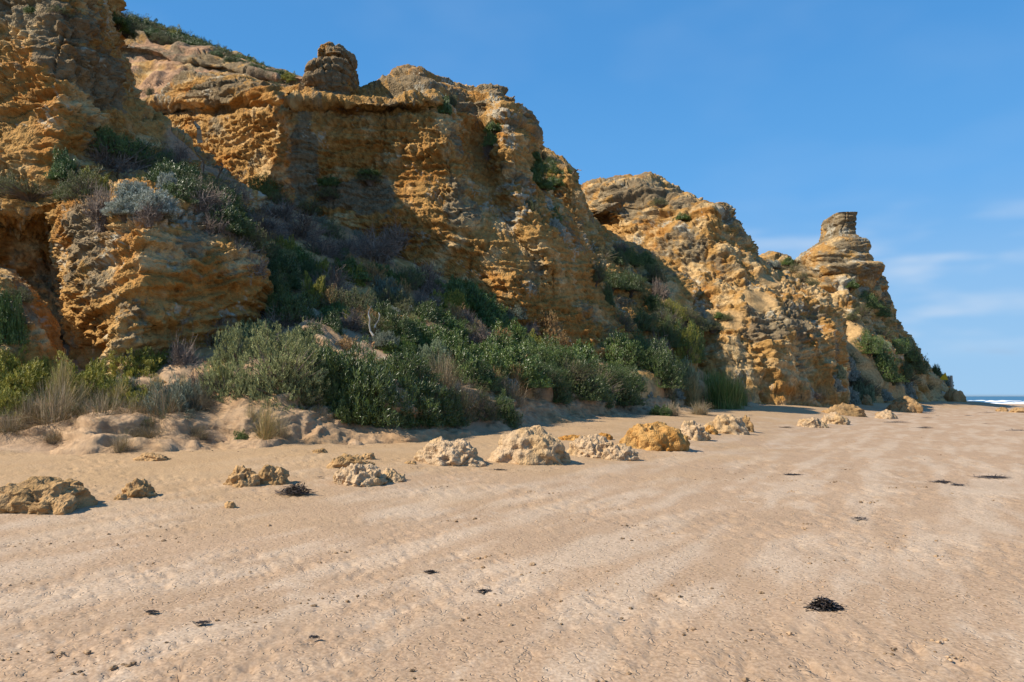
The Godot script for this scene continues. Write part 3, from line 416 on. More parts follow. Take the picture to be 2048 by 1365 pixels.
func boulder_arrays(sx: float, sy: float, sz: float, sd: int, k: Dictionary, nu: int) -> Array:
	# a weathered block sunk in the sand, its base at y = 0
	var nv := nu / 2
	var p := PackedVector3Array()
	p.resize(nu * nv)
	var col := PackedColorArray()
	col.resize(nu * nv)
	var off := Vector3(sd * 7.3, sd * 3.1, sd * 11.7)
	var amp: float = k.rough * minf(1.0, sy / 0.5)
	var es: float = 1.0 / clampf(sy / 0.7, 0.35, 1.2)
	for j in nv:
		var th := PI * (0.22 + 0.779 * j / (nv - 1))
		for i in nu:
			var ph := -TAU * (i % (nu - 1)) / (nu - 1)
			var u := Vector3(sin(th) * cos(ph), -cos(th), sin(th) * sin(ph))
			var sq := Vector3(signf(u.x) * pow(absf(u.x), k.side), signf(u.y) * pow(absf(u.y), k.box), signf(u.z) * pow(absf(u.z), k.side))
			var lump: float = 1.0 + k.lump * n_big.get_noise_3dv(u * 5.0 + off)
			var tall: float = 1.0 + k.lump * n_big.get_noise_3dv(u * 6.0 - off)
			var b := Vector3(sq.x * sx * lump, sq.y * sy * tall, sq.z * sz * lump)
			var e: Vector3 = b * es + off
			var w: Vector3 = e + Vector3(n_fine.get_noise_3d(e.y, e.z, e.x), n_fine.get_noise_3d(e.z, e.x, e.y), 0.0) * 0.10
			var d: float = -0.45 - n_knob.get_noise_3dv(w * k.grain) + 0.5 * (-0.45 - n_pit.get_noise_3dv(w * k.grain))
			d += 0.7 * (n_crag.get_noise_3dv(w * 1.3) - 0.2)
			d -= 0.9 * sst(0.25, 0.45, n_pock.get_noise_3dv(w * 1.5))
			p[j * nu + i] = b + u * (amp * d + 0.3 * amp * n_fine.get_noise_3dv(e * 1.5))
			var t := n_fine.get_noise_3dv(e * 0.6)
			var c: Color = k.a.lerp(k.b, sst(-0.2, 0.3, n_tone.get_noise_3dv(e * 2.2) + 0.4 * t))
			col[j * nu + i] = c * (1.0 + 0.18 * t + 0.14 * n_speck.get_noise_3dv(e))
	return grid_mesh(p, nu, nv, col)

# ---------------------------------------------------------------- ground
# the foot of the sand bank: x, z, height of the foot, height and width of the bank, slope above it
const FOOT := [-18.42, -14, 0.53, 0.85, 3, 0.2, -14.12, -14.5, 0.49, 0.85, 3, 0.2, -10.5, -15, 0.45, 0.8, 3, 0.22, -7.72, -15.6, 0.46, 0.85, 2.8, 0.25, -5.4, -17, 0.48, 1, 2.2, 0.32, -2.91, -19, 0.41, 1.5, 1.6, 0.45, -0.37, -22.5, 0.54, 1.5, 1.8, 0.42, 2.46, -28.5, 0.72, 1, 2, 0.3, 7.2, -38, 0.69, 1, 2.2, 0.28, 17.66, -54, 0.9, 0.5, 2.5, 0.25, 30.97, -72, 0.91, 0.5, 3, 0.25, 67.25, -108, 0.86, 0.4, 4, 0.3, 81.25, -133, 0.2, 0.2, 4, 0.1, 77.25, -228, 0.2, 0.2, 4, 0.1]
const GX0 := -70.0
const GZ0 := -240.0
const GNX := 281
const GNZ := 251
var g_d := PackedFloat32Array()
var g_f := PackedFloat32Array()
var g_h := PackedFloat32Array()
var g_w := PackedFloat32Array()
var g_g := PackedFloat32Array()

func foot_table() -> void:
	for a in [g_d, g_f, g_h, g_w, g_g]:
		a.resize(GNX * GNZ)
	var n := FOOT.size() / 6
	for jz in GNZ:
		for ix in GNX:
			var x := GX0 + ix
			var z := GZ0 + jz
			var best := 1e9
			var q := jz * GNX + ix
			for i in n - 1:
				var ax: float = FOOT[i * 6]
				var az: float = FOOT[i * 6 + 1]
				var dx: float = FOOT[i * 6 + 6] - ax
				var dz: float = FOOT[i * 6 + 7] - az
				var t := clampf(((x - ax) * dx + (z - az) * dz) / (dx * dx + dz * dz), 0.0, 1.0)
				var ex := x - ax - dx * t
				var ez := z - az - dz * t
				var e := ex * ex + ez * ez
				if e < best:
					best = e
					var side := dx * (z - az) - dz * (x - ax)
					g_d[q] = sqrt(e) * (1.0 if side < 0.0 else -1.0)
					g_f[q] = lerpf(FOOT[i * 6 + 2], FOOT[i * 6 + 8], t)
					g_h[q] = lerpf(FOOT[i * 6 + 3], FOOT[i * 6 + 9], t)
					g_w[q] = lerpf(FOOT[i * 6 + 4], FOOT[i * 6 + 10], t)
					g_g[q] = lerpf(FOOT[i * 6 + 5], FOOT[i * 6 + 11], t)

func look(a: PackedFloat32Array, q: int, fx: float, fz: float) -> float:
	return lerpf(lerpf(a[q], a[q + 1], fx), lerpf(a[q + GNX], a[q + GNX + 1], fx), fz)

var g_last := 0.0   # distance behind the foot of the bank at the last look-up

func ground(x: float, z: float) -> float:
	var gx := clampf(x - GX0, 0.0, GNX - 1.01)
	var gz := clampf(z - GZ0, 0.0, GNZ - 1.01)
	var q := int(gz) * GNX + int(gx)
	var fx := gx - int(gx)
	var fz := gz - int(gz)
	var d := look(g_d, q, fx, fz)
	g_last = d
	var f := look(g_f, q, fx, fz)
	if d < 0.0:
		var far := sst(185.0, 215.0, sqrt(x * x + z * z))
		return f * sst(-9.0, 0.0, d) * (1.0 - far) - 2.2 * far
	var w := look(g_w, q, fx, fz)
	return f + look(g_h, q, fx, fz) * sst(0.0, w, d) + look(g_g, q, fx, fz) * maxf(0.0, d - w * 0.7)

func surface_height(x: float, z: float) -> float:
	return ground(x, z) + 0.03 * n_flat.get_noise_2d(x * 0.35, z * 0.35)

func beach_arrays() -> Array:
	var nu := 640
	var nv := 510
	var p := PackedVector3Array()
	p.resize(nu * nv)
	var col := PackedColorArray()
	col.resize(nu * nv)
	var streak := noise(FastNoiseLite.TYPE_SIMPLEX_SMOOTH, 1.0, 3, 41)
	var crumb := noise(FastNoiseLite.TYPE_SIMPLEX_SMOOTH, 0.13, 2, 42)
	var where := noise(FastNoiseLite.TYPE_SIMPLEX_SMOOTH, 1.6, 3, 43)
	var lip := noise(FastNoiseLite.TYPE_SIMPLEX_SMOOTH, 1.0, 2, 44)
	var clod := noise(FastNoiseLite.TYPE_CELLULAR, 0.055, 1, 45)
	var dry := Color(0.570, 0.450, 0.335)
	var damp := Color(0.465, 0.328, 0.217)
	var clay := Color(0.50, 0.335, 0.180)
	var bank := Color(0.475, 0.328, 0.208)
	for j in nv:
		var t := float(j) / (nv - 1)
		# rows: even spacing near the camera, widening with distance
		var dist := 1.6 * pow(150.0, t) - 4.0 * (1.0 - t)
		var z := -dist
		var half := 5.5 + 0.92 * maxf(dist, 0.0)
		for i in nu:
			var x := half * (2.0 * i / (nu - 1) - 1.0)
			var y := ground(x, z)
			var d := g_last
			# directions along and across the run of the beach
			var a := x * 0.50 - z * 0.87
			var b := x * 0.87 + z * 0.50
			var near := 1.0 - sst(25.0, 70.0, dist)
			var onbeach := 1.0 - sst(-1.0, 0.3, d)
			var s1 := streak.get_noise_2d(a * 0.16, b * 1.1)
			var s2 := streak.get_noise_2d(a * 0.7 + 40.0, b * 2.6)
			y += 0.030 * n_flat.get_noise_2d(x * 0.35, z * 0.35)
			y += (0.004 * s1 + 0.002 * s2) * onbeach
			var tread := 0.0
			if near > 0.0 and onbeach > 0.0:
				var m := sst(0.16, 0.42, where.get_noise_2d(a * 0.55, b))
				tread = m * near
				y += tread * 0.004 * crumb.get_noise_2d(x, z)
				# broken lips of the crust
				var l := lip.get_noise_2d(a * 1.5 + 11.0, b * 4.2)
				var e := sst(0.30, 0.325, l) - 0.8 * sst(0.325, 0.62, l)
				var l2 := lip.get_noise_2d(a * 3.4 + 31.0, b * 7.5)
				e += 0.7 * (sst(0.36, 0.39, l2) - 0.8 * sst(0.39, 0.62, l2))
				y -= 0.022 * e * near * onbeach * sst(-0.25, 0.25, where.get_noise_2d(x * 0.5 + 70.0, z * 0.5))
				# crumbled heaps where feet or crabs broke the crust
				var h := clod.get_noise_2d(x, z)
				y += near * onbeach * 0.018 * sst(0.40, 0.62, where.get_noise_2d(a * 1.1 + 200.0, b * 1.6)) * maxf(0.0, -0.35 - h) * 2.0
				y += 0.004 * crumb.get_noise_2d(x * 1.7, z * 1.7) * near
			if d > -1.5 and d < 30.0:
				var r := sst(-1.5, 0.6, d)
				y += r * (0.12 * n_fine.get_noise_2d(x * 0.28, z * 0.28) + 0.05 * n_fine.get_noise_2d(x, z))
			p[j * nu + i] = Vector3(x, y, z)
			var c := damp.lerp(dry, 0.68 * sst(-0.2, 0.45, s1 + 0.45 * s2 + 0.3 * where.get_noise_2d(a * 0.3 + 5.0, b * 0.5)))
			# thin pale lines left by the last run of the swash
			var sw := streak.get_noise_2d(a * 0.10 + 300.0, b * 0.42 + 0.3 * s1) / 0.03
			c = c.lerp(dry, 0.7 * exp(-sw * sw) * sst(-0.3, 0.1, where.get_noise_2d(a * 0.35 + 90.0, b * 0.35)))
			c = c.lerp(clay, 0.8 * sst(-9.0, -2.5, d + 2.5 * where.get_noise_2d(x * 0.4, z * 0.4)) * (1.0 - sst(-0.5, 0.6, d)))
			c = c.lerp(bank, sst(-0.4, 0.6, d + 0.5 * s2))
			var g := crumb.get_noise_2d(x * 0.8 + 3.0, z * 0.8)
			p[j * nu + i] = Vector3(x, y, z)
			col[j * nu + i] = c * (1.0 + 0.10 * g * near + 0.08 * where.get_noise_2d(x, z))
	return grid_mesh(p, nu, nv, col)

# ---------------------------------------------------------------- plants
func leaf(v: PackedVector3Array, idx: PackedInt32Array, col: PackedColorArray, at: Vector3, dir: Vector3, side: Vector3, ln: float, wd: float, c: Color) -> void:
	var q := v.size()
	var mid := at + dir * (ln * 0.5) + dir.cross(side) * (wd * 0.25)
	v.append(at)
	v.append(mid + side * (wd * 0.5))
	v.append(at + dir * ln)
	v.append(mid - side * (wd * 0.5))
	idx.append_array([q, q + 1, q + 2, q, q + 2, q + 3])
	for e in 4:
		col.append(c)

func tube(v: PackedVector3Array, idx: PackedInt32Array, col: PackedColorArray, a: Vector3, b: Vector3, ra: float, rb: float, c: Color) -> void:
	var dir := (b - a).normalized()
	var s := dir.cross(Vector3(0.31, 0.2, 0.93)).normalized()
	var t := dir.cross(s)
	var q := v.size()
	for e in 3:
		var ang := TAU * e / 3.0
		var w := s * cos(ang) + t * sin(ang)
		v.append(a + w * ra)
		v.append(b + w * rb)
		col.append(c)
		col.append(c)
	for e in 3:
		var f := (e + 1) % 3
		idx.append_array([q + e * 2, q + e * 2 + 1, q + f * 2, q + f * 2, q + e * 2 + 1, q + f * 2 + 1])

func shrub_arrays(k: Dictionary, sd: int) -> Array:
	# leaves on twig tips spread through an uneven dome one metre in radius and one high; the stems that carry them
	var r := RandomNumberGenerator.new()
	r.seed = sd
	var v := PackedVector3Array()
	var idx := PackedInt32Array()
	var col := PackedColorArray()
	var sv := PackedVector3Array()
	var si := PackedInt32Array()
	var sc := PackedColorArray()
	var shape := noise(FastNoiseLite.TYPE_SIMPLEX_SMOOTH, 0.75, 2, sd)
	for n in k.tips:
		var ph := r.randf() * TAU
		var up := r.randf_range(-0.05, 1.0)
		var flat := sqrt(maxf(0.0, 1.0 - up * up))
		var u := Vector3(cos(ph) * flat, up, sin(ph) * flat)
		var lob: float = 0.80 + k.lobe * shape.get_noise_3dv(u)
		var rad: float = lob * lerpf(k.core, 1.0, sqrt(r.randf()))
		var tip := Vector3(u.x * rad, maxf(0.02, u.y * rad), u.z * rad)
		var clump: float = shape.get_noise_3dv(tip * 2.6 + Vector3(7, 0, 0))
		if clump < k.gap:
			continue
		var dir := (u + Vector3(0, k.rise, 0) + Vector3(r.randfn(), r.randfn(), r.randfn()) * 0.35).normalized()
		var tone: Color = k.palette[clampi(int(floor((clump * 1.1 + 0.5 + r.randfn() * 0.28) * k.palette.size())), 0, k.palette.size() - 1)]
		tone = tone * (1.0 + 0.18 * r.randfn())
		var side := dir.cross(Vector3(r.randfn(), r.randfn(), r.randfn())).normalized()
		var other := dir.cross(side)
		for m in k.leaves:
			var f: float = float(m) / k.leaves
			var ang: float = m * 2.4 + r.randf()
			var out := side * cos(ang) + other * sin(ang)
			var ld: Vector3 = (dir * k.along + out + Vector3(0, k.rise * 0.4, 0)).normalized()
			var ls: Vector3 = ld.cross(dir + Vector3(0.01, 0.02, 0.0)).normalized()
			var ln: float = k.len * r.randf_range(0.7, 1.25)
			leaf(v, idx, col, tip - dir * (k.len * 1.6 * (1.0 - f)), ld, ls, ln, k.wid * ln, tone * (1.0 + 0.12 * r.randfn()))
		if n % k.stem_every == 0:
			var bend := Vector3(tip.x * 0.35, tip.y * 0.45, tip.z * 0.35)
			var root := Vector3(r.randfn() * 0.05, -0.25, r.randfn() * 0.05)
			tube(sv, si, sc, root, bend, 0.016, 0.011, k.bark)
			tube(sv, si, sc, bend, tip, 0.011, 0.004, k.bark)
	return [[v, idx, col, PackedVector3Array()], [sv, si, sc, PackedVector3Array()]]

func twig_arrays(k: Dictionary, sd: int) -> Array:
	# a leafless, much branched dead shrub
	var r := RandomNumberGenerator.new()
	r.seed = sd
	var v := PackedVector3Array()
	var idx := PackedInt32Array()
	var col := PackedColorArray()
	var sv := PackedVector3Array()
	var si := PackedInt32Array()
	var sc := PackedColorArray()
	for n in k.limbs:
		var u := Vector3(r.randfn() * 0.6, r.randf_range(0.25, 1.0), r.randfn() * 0.6).normalized()
		var a := Vector3(r.randfn() * 0.1, -0.2, r.randfn() * 0.1)
		var b := u * r.randf_range(0.35, 0.6)
		var c: Color = k.bark * (1.0 + 0.2 * r.randfn())
		tube(sv, si, sc, a, b, 0.018, 0.011, c)
		for m in k.twigs:
			var s := a.lerp(b, r.randf_range(0.4, 1.0))
			var w := (u + Vector3(r.randfn(), r.randfn() * 0.7 + 0.2, r.randfn()) * 0.7).normalized()
			var e := s + w * r.randf_range(0.2, 0.5)
			tube(v, idx, col, s, e, 0.008, 0.005, c * (1.0 + 0.25 * r.randfn()))
			for z in 5:
				var s2 := s.lerp(e, r.randf_range(0.3, 1.0))
				var w2 := (w + Vector3(r.randfn(), r.randfn(), r.randfn()) * 0.8).normalized()
				tube(v, idx, col, s2, s2 + w2 * r.randf_range(0.08, 0.25), 0.005, 0.003, c * (1.0 + 0.25 * r.randfn()))
	return [[v, idx, col, PackedVector3Array()], [sv, si, sc, PackedVector3Array()]]

func tussock_arrays(k: Dictionary, sd: int) -> Array:
	# arching blades from one root
	var r := RandomNumberGenerator.new()
	r.seed = sd
	var v := PackedVector3Array()
	var idx := PackedInt32Array()
	var col := PackedColorArray()
	for n in k.blades:
		var ph := r.randf() * TAU
		var out := Vector3(cos(ph), 0, sin(ph))
		var side := Vector3(-sin(ph), 0, cos(ph))
		var lean: float = absf(r.randfn()) * k.lean
		var a: Vector3 = out * r.randf() * k.root + side * r.randfn() * k.root * 0.4 + Vector3(0, -0.08, 0)
		var h := r.randf_range(0.55, 1.05)
		var tone: Color = k.palette[r.randi() % k.palette.size()] * (1.0 + 0.2 * r.randfn())
		var wd: float = k.wid * r.randf_range(0.6, 1.2)
		var q := v.size()
		for m in 4:
			var f := m / 3.0
			var pt: Vector3 = a + out * (lean * f * f * h) + Vector3(0, h * f * (1.0 - 0.42 * minf(lean, 1.6) * f), 0) + side * (0.06 * r.randfn() * f)
			var hw := wd * (1.0 - 0.8 * f)
			v.append(pt - side * hw)
			v.append(pt + side * hw)
			col.append(tone)
			col.append(tone)
			if m:
				var b := q + m * 2
				idx.append_array([b - 2, b, b - 1, b - 1, b, b + 1])
	return [[v, idx, col, PackedVector3Array()]]

func weed_arrays(sd: int, ribbons: int, spread: float, high: float, len_: float) -> Array:
	# a heap of dark sea-grass ribbons
	var r := RandomNumberGenerator.new()
	r.seed = sd
	var v := PackedVector3Array()
	var idx := PackedInt32Array()
	var col := PackedColorArray()
	for n in ribbons:
		var e := Vector2(r.randfn(), r.randfn()) * 0.42
		var fall := exp(-e.length_squared() * 1.6)
		var at := Vector3(e.x * spread, high * fall * r.randf(), e.y * spread * 0.55)
		var ph := r.randf() * TAU
		var dir := Vector3(cos(ph) * 1.5, r.randfn() * 0.16, sin(ph) * 0.7).normalized()
		var tone := Color(0.036, 0.028, 0.024) * r.randf_range(0.5, 2.4)
		var wd := r.randf_range(0.003, 0.007)
		var side := dir.cross(Vector3(r.randfn() * 0.6, 1, r.randfn() * 0.6)).normalized()
		var q := v.size()
		var pt := at
		for m in 4:
			v.append(pt - side * wd)
			v.append(pt + side * wd)
			col.append(tone)
			col.append(tone)
			if m:
				var b := q + m * 2
				idx.append_array([b - 2, b, b - 1, b - 1, b, b + 1])
			dir = (dir + Vector3(r.randfn(), r.randfn() * 0.5 - 0.12, r.randfn()) * 0.35).normalized()
			pt += dir * (len_ / 3.0)
			pt.y = maxf(pt.y, 0.004)
	return [v, idx, col, PackedVector3Array()]

# ---------------------------------------------------------------- materials
func grain(n: FastNoiseLite, size: int, low: float, high: float, tint_low: Color, tint_high: Color) -> ImageTexture:
	var im := n.get_seamless_image(size, size, false, false, 0.15, true)
	im.convert(Image.FORMAT_RGB8)
	var data := im.get_data()
	var out := PackedByteArray()
	out.resize(data.size())
	var lut := PackedByteArray()
	for i in 256:
		var c := tint_low.lerp(tint_high, clampf((i / 255.0 - low) / (high - low), 0.0, 1.0))
		lut.append_array([int(c.r * 255.0), int(c.g * 255.0), int(c.b * 255.0)])
	for i in data.size() / 3:
		var q := data[i * 3] * 3
		out[i * 3] = lut[q]
		out[i * 3 + 1] = lut[q + 1]
		out[i * 3 + 2] = lut[q + 2]
	return ImageTexture.create_from_image(Image.create_from_data(size, size, false, Image.FORMAT_RGB8, out))

func sand_relief(size: int) -> Image:
	# grains, crumbs and the broken lips of a drying crust
	var g := noise(FastNoiseLite.TYPE_SIMPLEX_SMOOTH, 9.0, 3, 7).get_seamless_image(size, size, false, false, 0.1, true).get_data()
	var l := noise(FastNoiseLite.TYPE_SIMPLEX_SMOOTH, 44.0, 3, 8).get_seamless_image(size, size, false, false, 0.1, true).get_data()
	var w := noise(FastNoiseLite.TYPE_SIMPLEX_SMOOTH, 160.0, 3, 9).get_seamless_image(size, size, false, false, 0.1, true).get_data()
	var cell := noise(FastNoiseLite.TYPE_CELLULAR, 20.0, 1, 10)
	var c := cell.get_seamless_image(size, size, false, false, 0.1, true).get_data()
	var out := PackedByteArray()
	out.resize(size * size)
	for i in size * size:
		var lv := l[i] / 255.0
		var h := 0.5 + 0.14 * (g[i] / 255.0 - 0.5)
		h -= 0.24 * (sst(0.66, 0.69, lv) - 0.9 * sst(0.69, 0.82, lv))
		var m := sst(0.56, 0.72, w[i] / 255.0)
		h += 0.42 * m * maxf(0.0, 0.45 - c[i] / 255.0)
		out[i] = clampi(int(h * 255.0), 0, 255)
	return Image.create_from_data(size, size, false, Image.FORMAT_L8, out)

func rock_relief(size: int) -> Image:
	# knobs, pits and grain finer than the mesh
	var g := noise(FastNoiseLite.TYPE_SIMPLEX_SMOOTH, 60.0, 6, 5).get_seamless_image(size, size, false, false, 0.1, true).get_data()
	var c := noise(FastNoiseLite.TYPE_CELLULAR, 46.0, 1, 6).get_seamless_image(size, size, false, false, 0.1, true).get_data()
	var f := noise(FastNoiseLite.TYPE_CELLULAR, 21.0, 1, 7).get_seamless_image(size, size, false, false, 0.1, true).get_data()
	var out := PackedByteArray()
	out.resize(size * size)
	for i in size * size:
		var h := 0.45 + 0.5 * (g[i] / 255.0 - 0.5) + 0.45 * (0.5 - c[i] / 255.0) + 0.25 * (0.5 - f[i] / 255.0)
		out[i] = clampi(int(h * 255.0), 0, 255)
	return Image.create_from_data(size, size, false, Image.FORMAT_L8, out)

func height_tex(n: FastNoiseLite, size: int) -> ImageTexture:
	return ImageTexture.create_from_image(n.get_seamless_image(size, size, false, false, 0.15, true))

func triplanar(per_metre: float, rough: float) -> StandardMaterial3D:
	var m := StandardMaterial3D.new()
	m.vertex_color_use_as_albedo = true
	m.roughness = rough
	m.metallic_specular = 0.25
	m.uv1_triplanar = true
	m.uv1_world_triplanar = true
	m.uv1_scale = Vector3.ONE * per_metre
	return m

func plant_mat(rough: float, back: float, spec := 0.4) -> StandardMaterial3D:
	var m := StandardMaterial3D.new()
	m.vertex_color_use_as_albedo = true
	m.roughness = rough
	m.metallic_specular = spec
	m.cull_mode = BaseMaterial3D.CULL_DISABLED
	if back > 0.0:
		m.backlight_enabled = true
		m.backlight = Color(back, back, back * 0.6)
	return m

func make_materials() -> void:
	var rough := noise(FastNoiseLite.TYPE_SIMPLEX_SMOOTH, 60.0, 5, 5)
	var tone := noise(FastNoiseLite.TYPE_SIMPLEX_SMOOTH, 90.0, 5, 6)
	var sandn := noise(FastNoiseLite.TYPE_SIMPLEX_SMOOTH, 14.0, 5, 7)
	var r := triplanar(0.55, 0.95)
	r.albedo_texture = grain(tone, 512, 0.2, 0.8, Color(0.78, 0.76, 0.74), Color(1.0, 0.99, 0.97))
	r.heightmap_enabled = true
	r.heightmap_texture = ImageTexture.create_from_image(rock_relief(768))
	r.heightmap_scale = 11.0
	mats.rock = r
	var b := triplanar(1.3, 0.95)
	b.albedo_texture = r.albedo_texture
	b.heightmap_enabled = true
	b.heightmap_texture = r.heightmap_texture
	b.heightmap_scale = 4.0
	mats.boulder = b
	var k := triplanar(0.55, 0.95)
	k.albedo_texture = r.albedo_texture
	k.heightmap_enabled = true
	k.heightmap_texture = height_tex(rough, 512)
	k.heightmap_scale = 3.0
	mats.earth = k
	var s := triplanar(0.28, 0.9)
	s.albedo_texture = grain(sandn, 1024, 0.15, 0.85, Color(0.84, 0.82, 0.80), Color(1, 1, 1))
	s.heightmap_enabled = true
	s.heightmap_texture = ImageTexture.create_from_image(sand_relief(1024))
	s.heightmap_scale = 2.6
	mats.sand = s
	mats.leaf = plant_mat(0.55, 0.5)
	mats.gloss = plant_mat(0.38, 0.35, 0.5)
	mats.felt = plant_mat(0.9, 0.3, 0.2)
	mats.stem = plant_mat(0.95, 0.0, 0.2)
	mats.weed = plant_mat(0.5, 0.0, 0.4)

func make_sky() -> Material:
	# clear blue air, paler towards the horizon, with thin streaks of cirrus low down
	var w := 2048
	var h := 1024
	var im := Image.create(w, h, false, Image.FORMAT_RGBF)
	var wisp := noise(FastNoiseLite.TYPE_SIMPLEX_SMOOTH, 1.0, 4, 71)
	var stops := [[0.0, Color(0.36, 0.60, 0.86)], [3.0, Color(0.33, 0.58, 0.87)], [8.0, Color(0.27, 0.53, 0.87)], [15.0, Color(0.135, 0.415, 0.84)], [25.0, Color(0.088, 0.325, 0.73)], [45.0, Color(0.066, 0.235, 0.56)], [90.0, Color(0.056, 0.185, 0.44)]]
	for y in h:
		var el := 90.0 - 180.0 * (y + 0.5) / h
		var c := Color(0.25, 0.27, 0.27)
		if el >= 0.0:
			for i in stops.size() - 1:
				if el >= stops[i][0] and el <= stops[i + 1][0]:
					c = stops[i][1].lerp(stops[i + 1][1], (el - stops[i][0]) / (stops[i + 1][0] - stops[i][0]))
		if el < -0.5 or el > 62.0:
			im.fill_rect(Rect2i(0, y, w, 1), c)
			continue
		for x in w:
			var a := TAU * (x + 0.5) / w
			var n := wisp.get_noise_3d(cos(a) * 4.5, el * 0.34, sin(a) * 4.5)
			var f := wisp.get_noise_3d(cos(a) * 2.6 + 9.0, el * 0.10, sin(a) * 2.6)
			var band := sst(2.0, 5.0, el) * (1.0 - sst(9.0, 15.0, el))
			var low := sst(-0.2, 0.6, el) * (1.0 - sst(2.5, 4.0, el))
			var m := 0.62 * band * sst(-0.2, 0.6, n + 0.4 * f) + 0.06 * sst(-0.2, 0.6, f) * sst(6.0, 16.0, el) * (1.0 - sst(40.0, 62.0, el))
			var p := c.lerp(Color(0.62, 0.74, 0.90), clampf(m, 0.0, 1.0))
			p = p.lerp(Color(0.33, 0.45, 0.63), 0.35 * low * sst(0.18, 0.42, n))
			im.set_pixel(x, y, p)
	var sky := PanoramaSkyMaterial.new()
	sky.panorama = ImageTexture.create_from_image(im)
	return sky


func fetch(i: int) -> ArrayMesh:
	var a: Array = results[i]
	return from_arrays(a[0], a[1], a[2], a[3])

func _ready() -> void:
	# camera
	var cam := Camera3D.new()
	cam.name = "camera"
	cam.position = Vector3(0, 1.6, 0)
	cam.rotation_degrees = Vector3(4.358, 0, 0)
	cam.fov = 50.412
	cam.far = 12000.0
	add_child(cam)
	# sky and sun
	var env := Environment.new()
	env.background_mode = Environment.BG_SKY
	env.sky = Sky.new()
	env.sky.sky_material = make_sky()
	env.background_energy_multiplier = 0.72
	env.tonemap_mode = Environment.TONE_MAPPER_LINEAR
	env.tonemap_exposure = 1.38
	env.sdfgi_enabled = true
	env.ssao_enabled = true
	env.ssil_enabled = true
	var we := WorldEnvironment.new()
	we.name = "world_environment"
	we.environment = env
	add_child(we)
	var sun := DirectionalLight3D.new()
	sun.name = "sun"
	sun.light_energy = 1.6
	sun.light_color = Color(1.0, 0.955, 0.88)
	sun.light_angular_distance = 0.5
	sun.shadow_enabled = true
	add_child(sun)
	var az := deg_to_rad(17.0)
	var el := deg_to_rad(42.0)
	sun.look_at_from_position(Vector3.ZERO, Vector3(cos(el) * cos(az), -sin(el), -cos(el) * sin(az)))

	n_big = noise(FastNoiseLite.TYPE_SIMPLEX_SMOOTH, 5.5, 3, 11)
	n_bed = noise(FastNoiseLite.TYPE_SIMPLEX_SMOOTH, 1.5, 3, 12)
	n_patch = noise(FastNoiseLite.TYPE_SIMPLEX_SMOOTH, 3.0, 3, 13)
	n_tone = noise(FastNoiseLite.TYPE_SIMPLEX_SMOOTH, 4.0, 4, 14)
	n_fine = noise(FastNoiseLite.TYPE_SIMPLEX_SMOOTH, 0.6, 4, 15)
	n_flat = noise(FastNoiseLite.TYPE_SIMPLEX_SMOOTH, 2.0, 3, 16)
	n_pock = noise(FastNoiseLite.TYPE_SIMPLEX_SMOOTH, 0.8, 2, 17)
	n_knob = noise(FastNoiseLite.TYPE_CELLULAR, 0.40, 1, 18)
	n_pit = noise(FastNoiseLite.TYPE_CELLULAR, 0.17, 1, 19)
	n_crag = noise(FastNoiseLite.TYPE_SIMPLEX_SMOOTH, 0.9, 4, 20)
	n_crag.fractal_type = FastNoiseLite.FRACTAL_RIDGED
	n_speck = noise(FastNoiseLite.TYPE_SIMPLEX_SMOOTH, 0.22, 2, 21)
	for c in [n_knob, n_pit]:
		c.cellular_return_type = FastNoiseLite.RETURN_DISTANCE
		c.cellular_jitter = 0.95
	make_materials()
	foot_table()
	queue_jobs()
	results.resize(jobs.size())
	var task := WorkerThreadPool.add_group_task(func(i: int): results[i] = jobs[i].call(), jobs.size(), -1, true)
	WorkerThreadPool.wait_for_group_task_completion(task)
	build_setting()
	build_rocks()
	build_plants()
	build_branches()
	build_wrack()
	build_crumbs()
	build_far_things()

# ---------------------------------------------------------------- what is built
var job_of := {}

func job(key: String, c: Callable) -> void:
	job_of[key] = jobs.size()
	jobs.append(c)

func look_of(o: Dictionary, spots: Array) -> Dictionary:
	var k := {"size": 1.0, "dip": 0.02, "big": 0.6, "bed": 0.16, "leaf": 0.11, "cap": -99.0, "knob": 0.20, "crag": 0.16, "hole": 0.14, "flute": 0.05, "fw": 5.0, "fine": 0.07, "orange": 0.0, "tan": -0.1, "pink": 0.0, "crust": 0.0, "lichen": -0.05, "sand": 0.0, "coarse": 0, "zones": spots}
	k.merge(o, true)
	return k

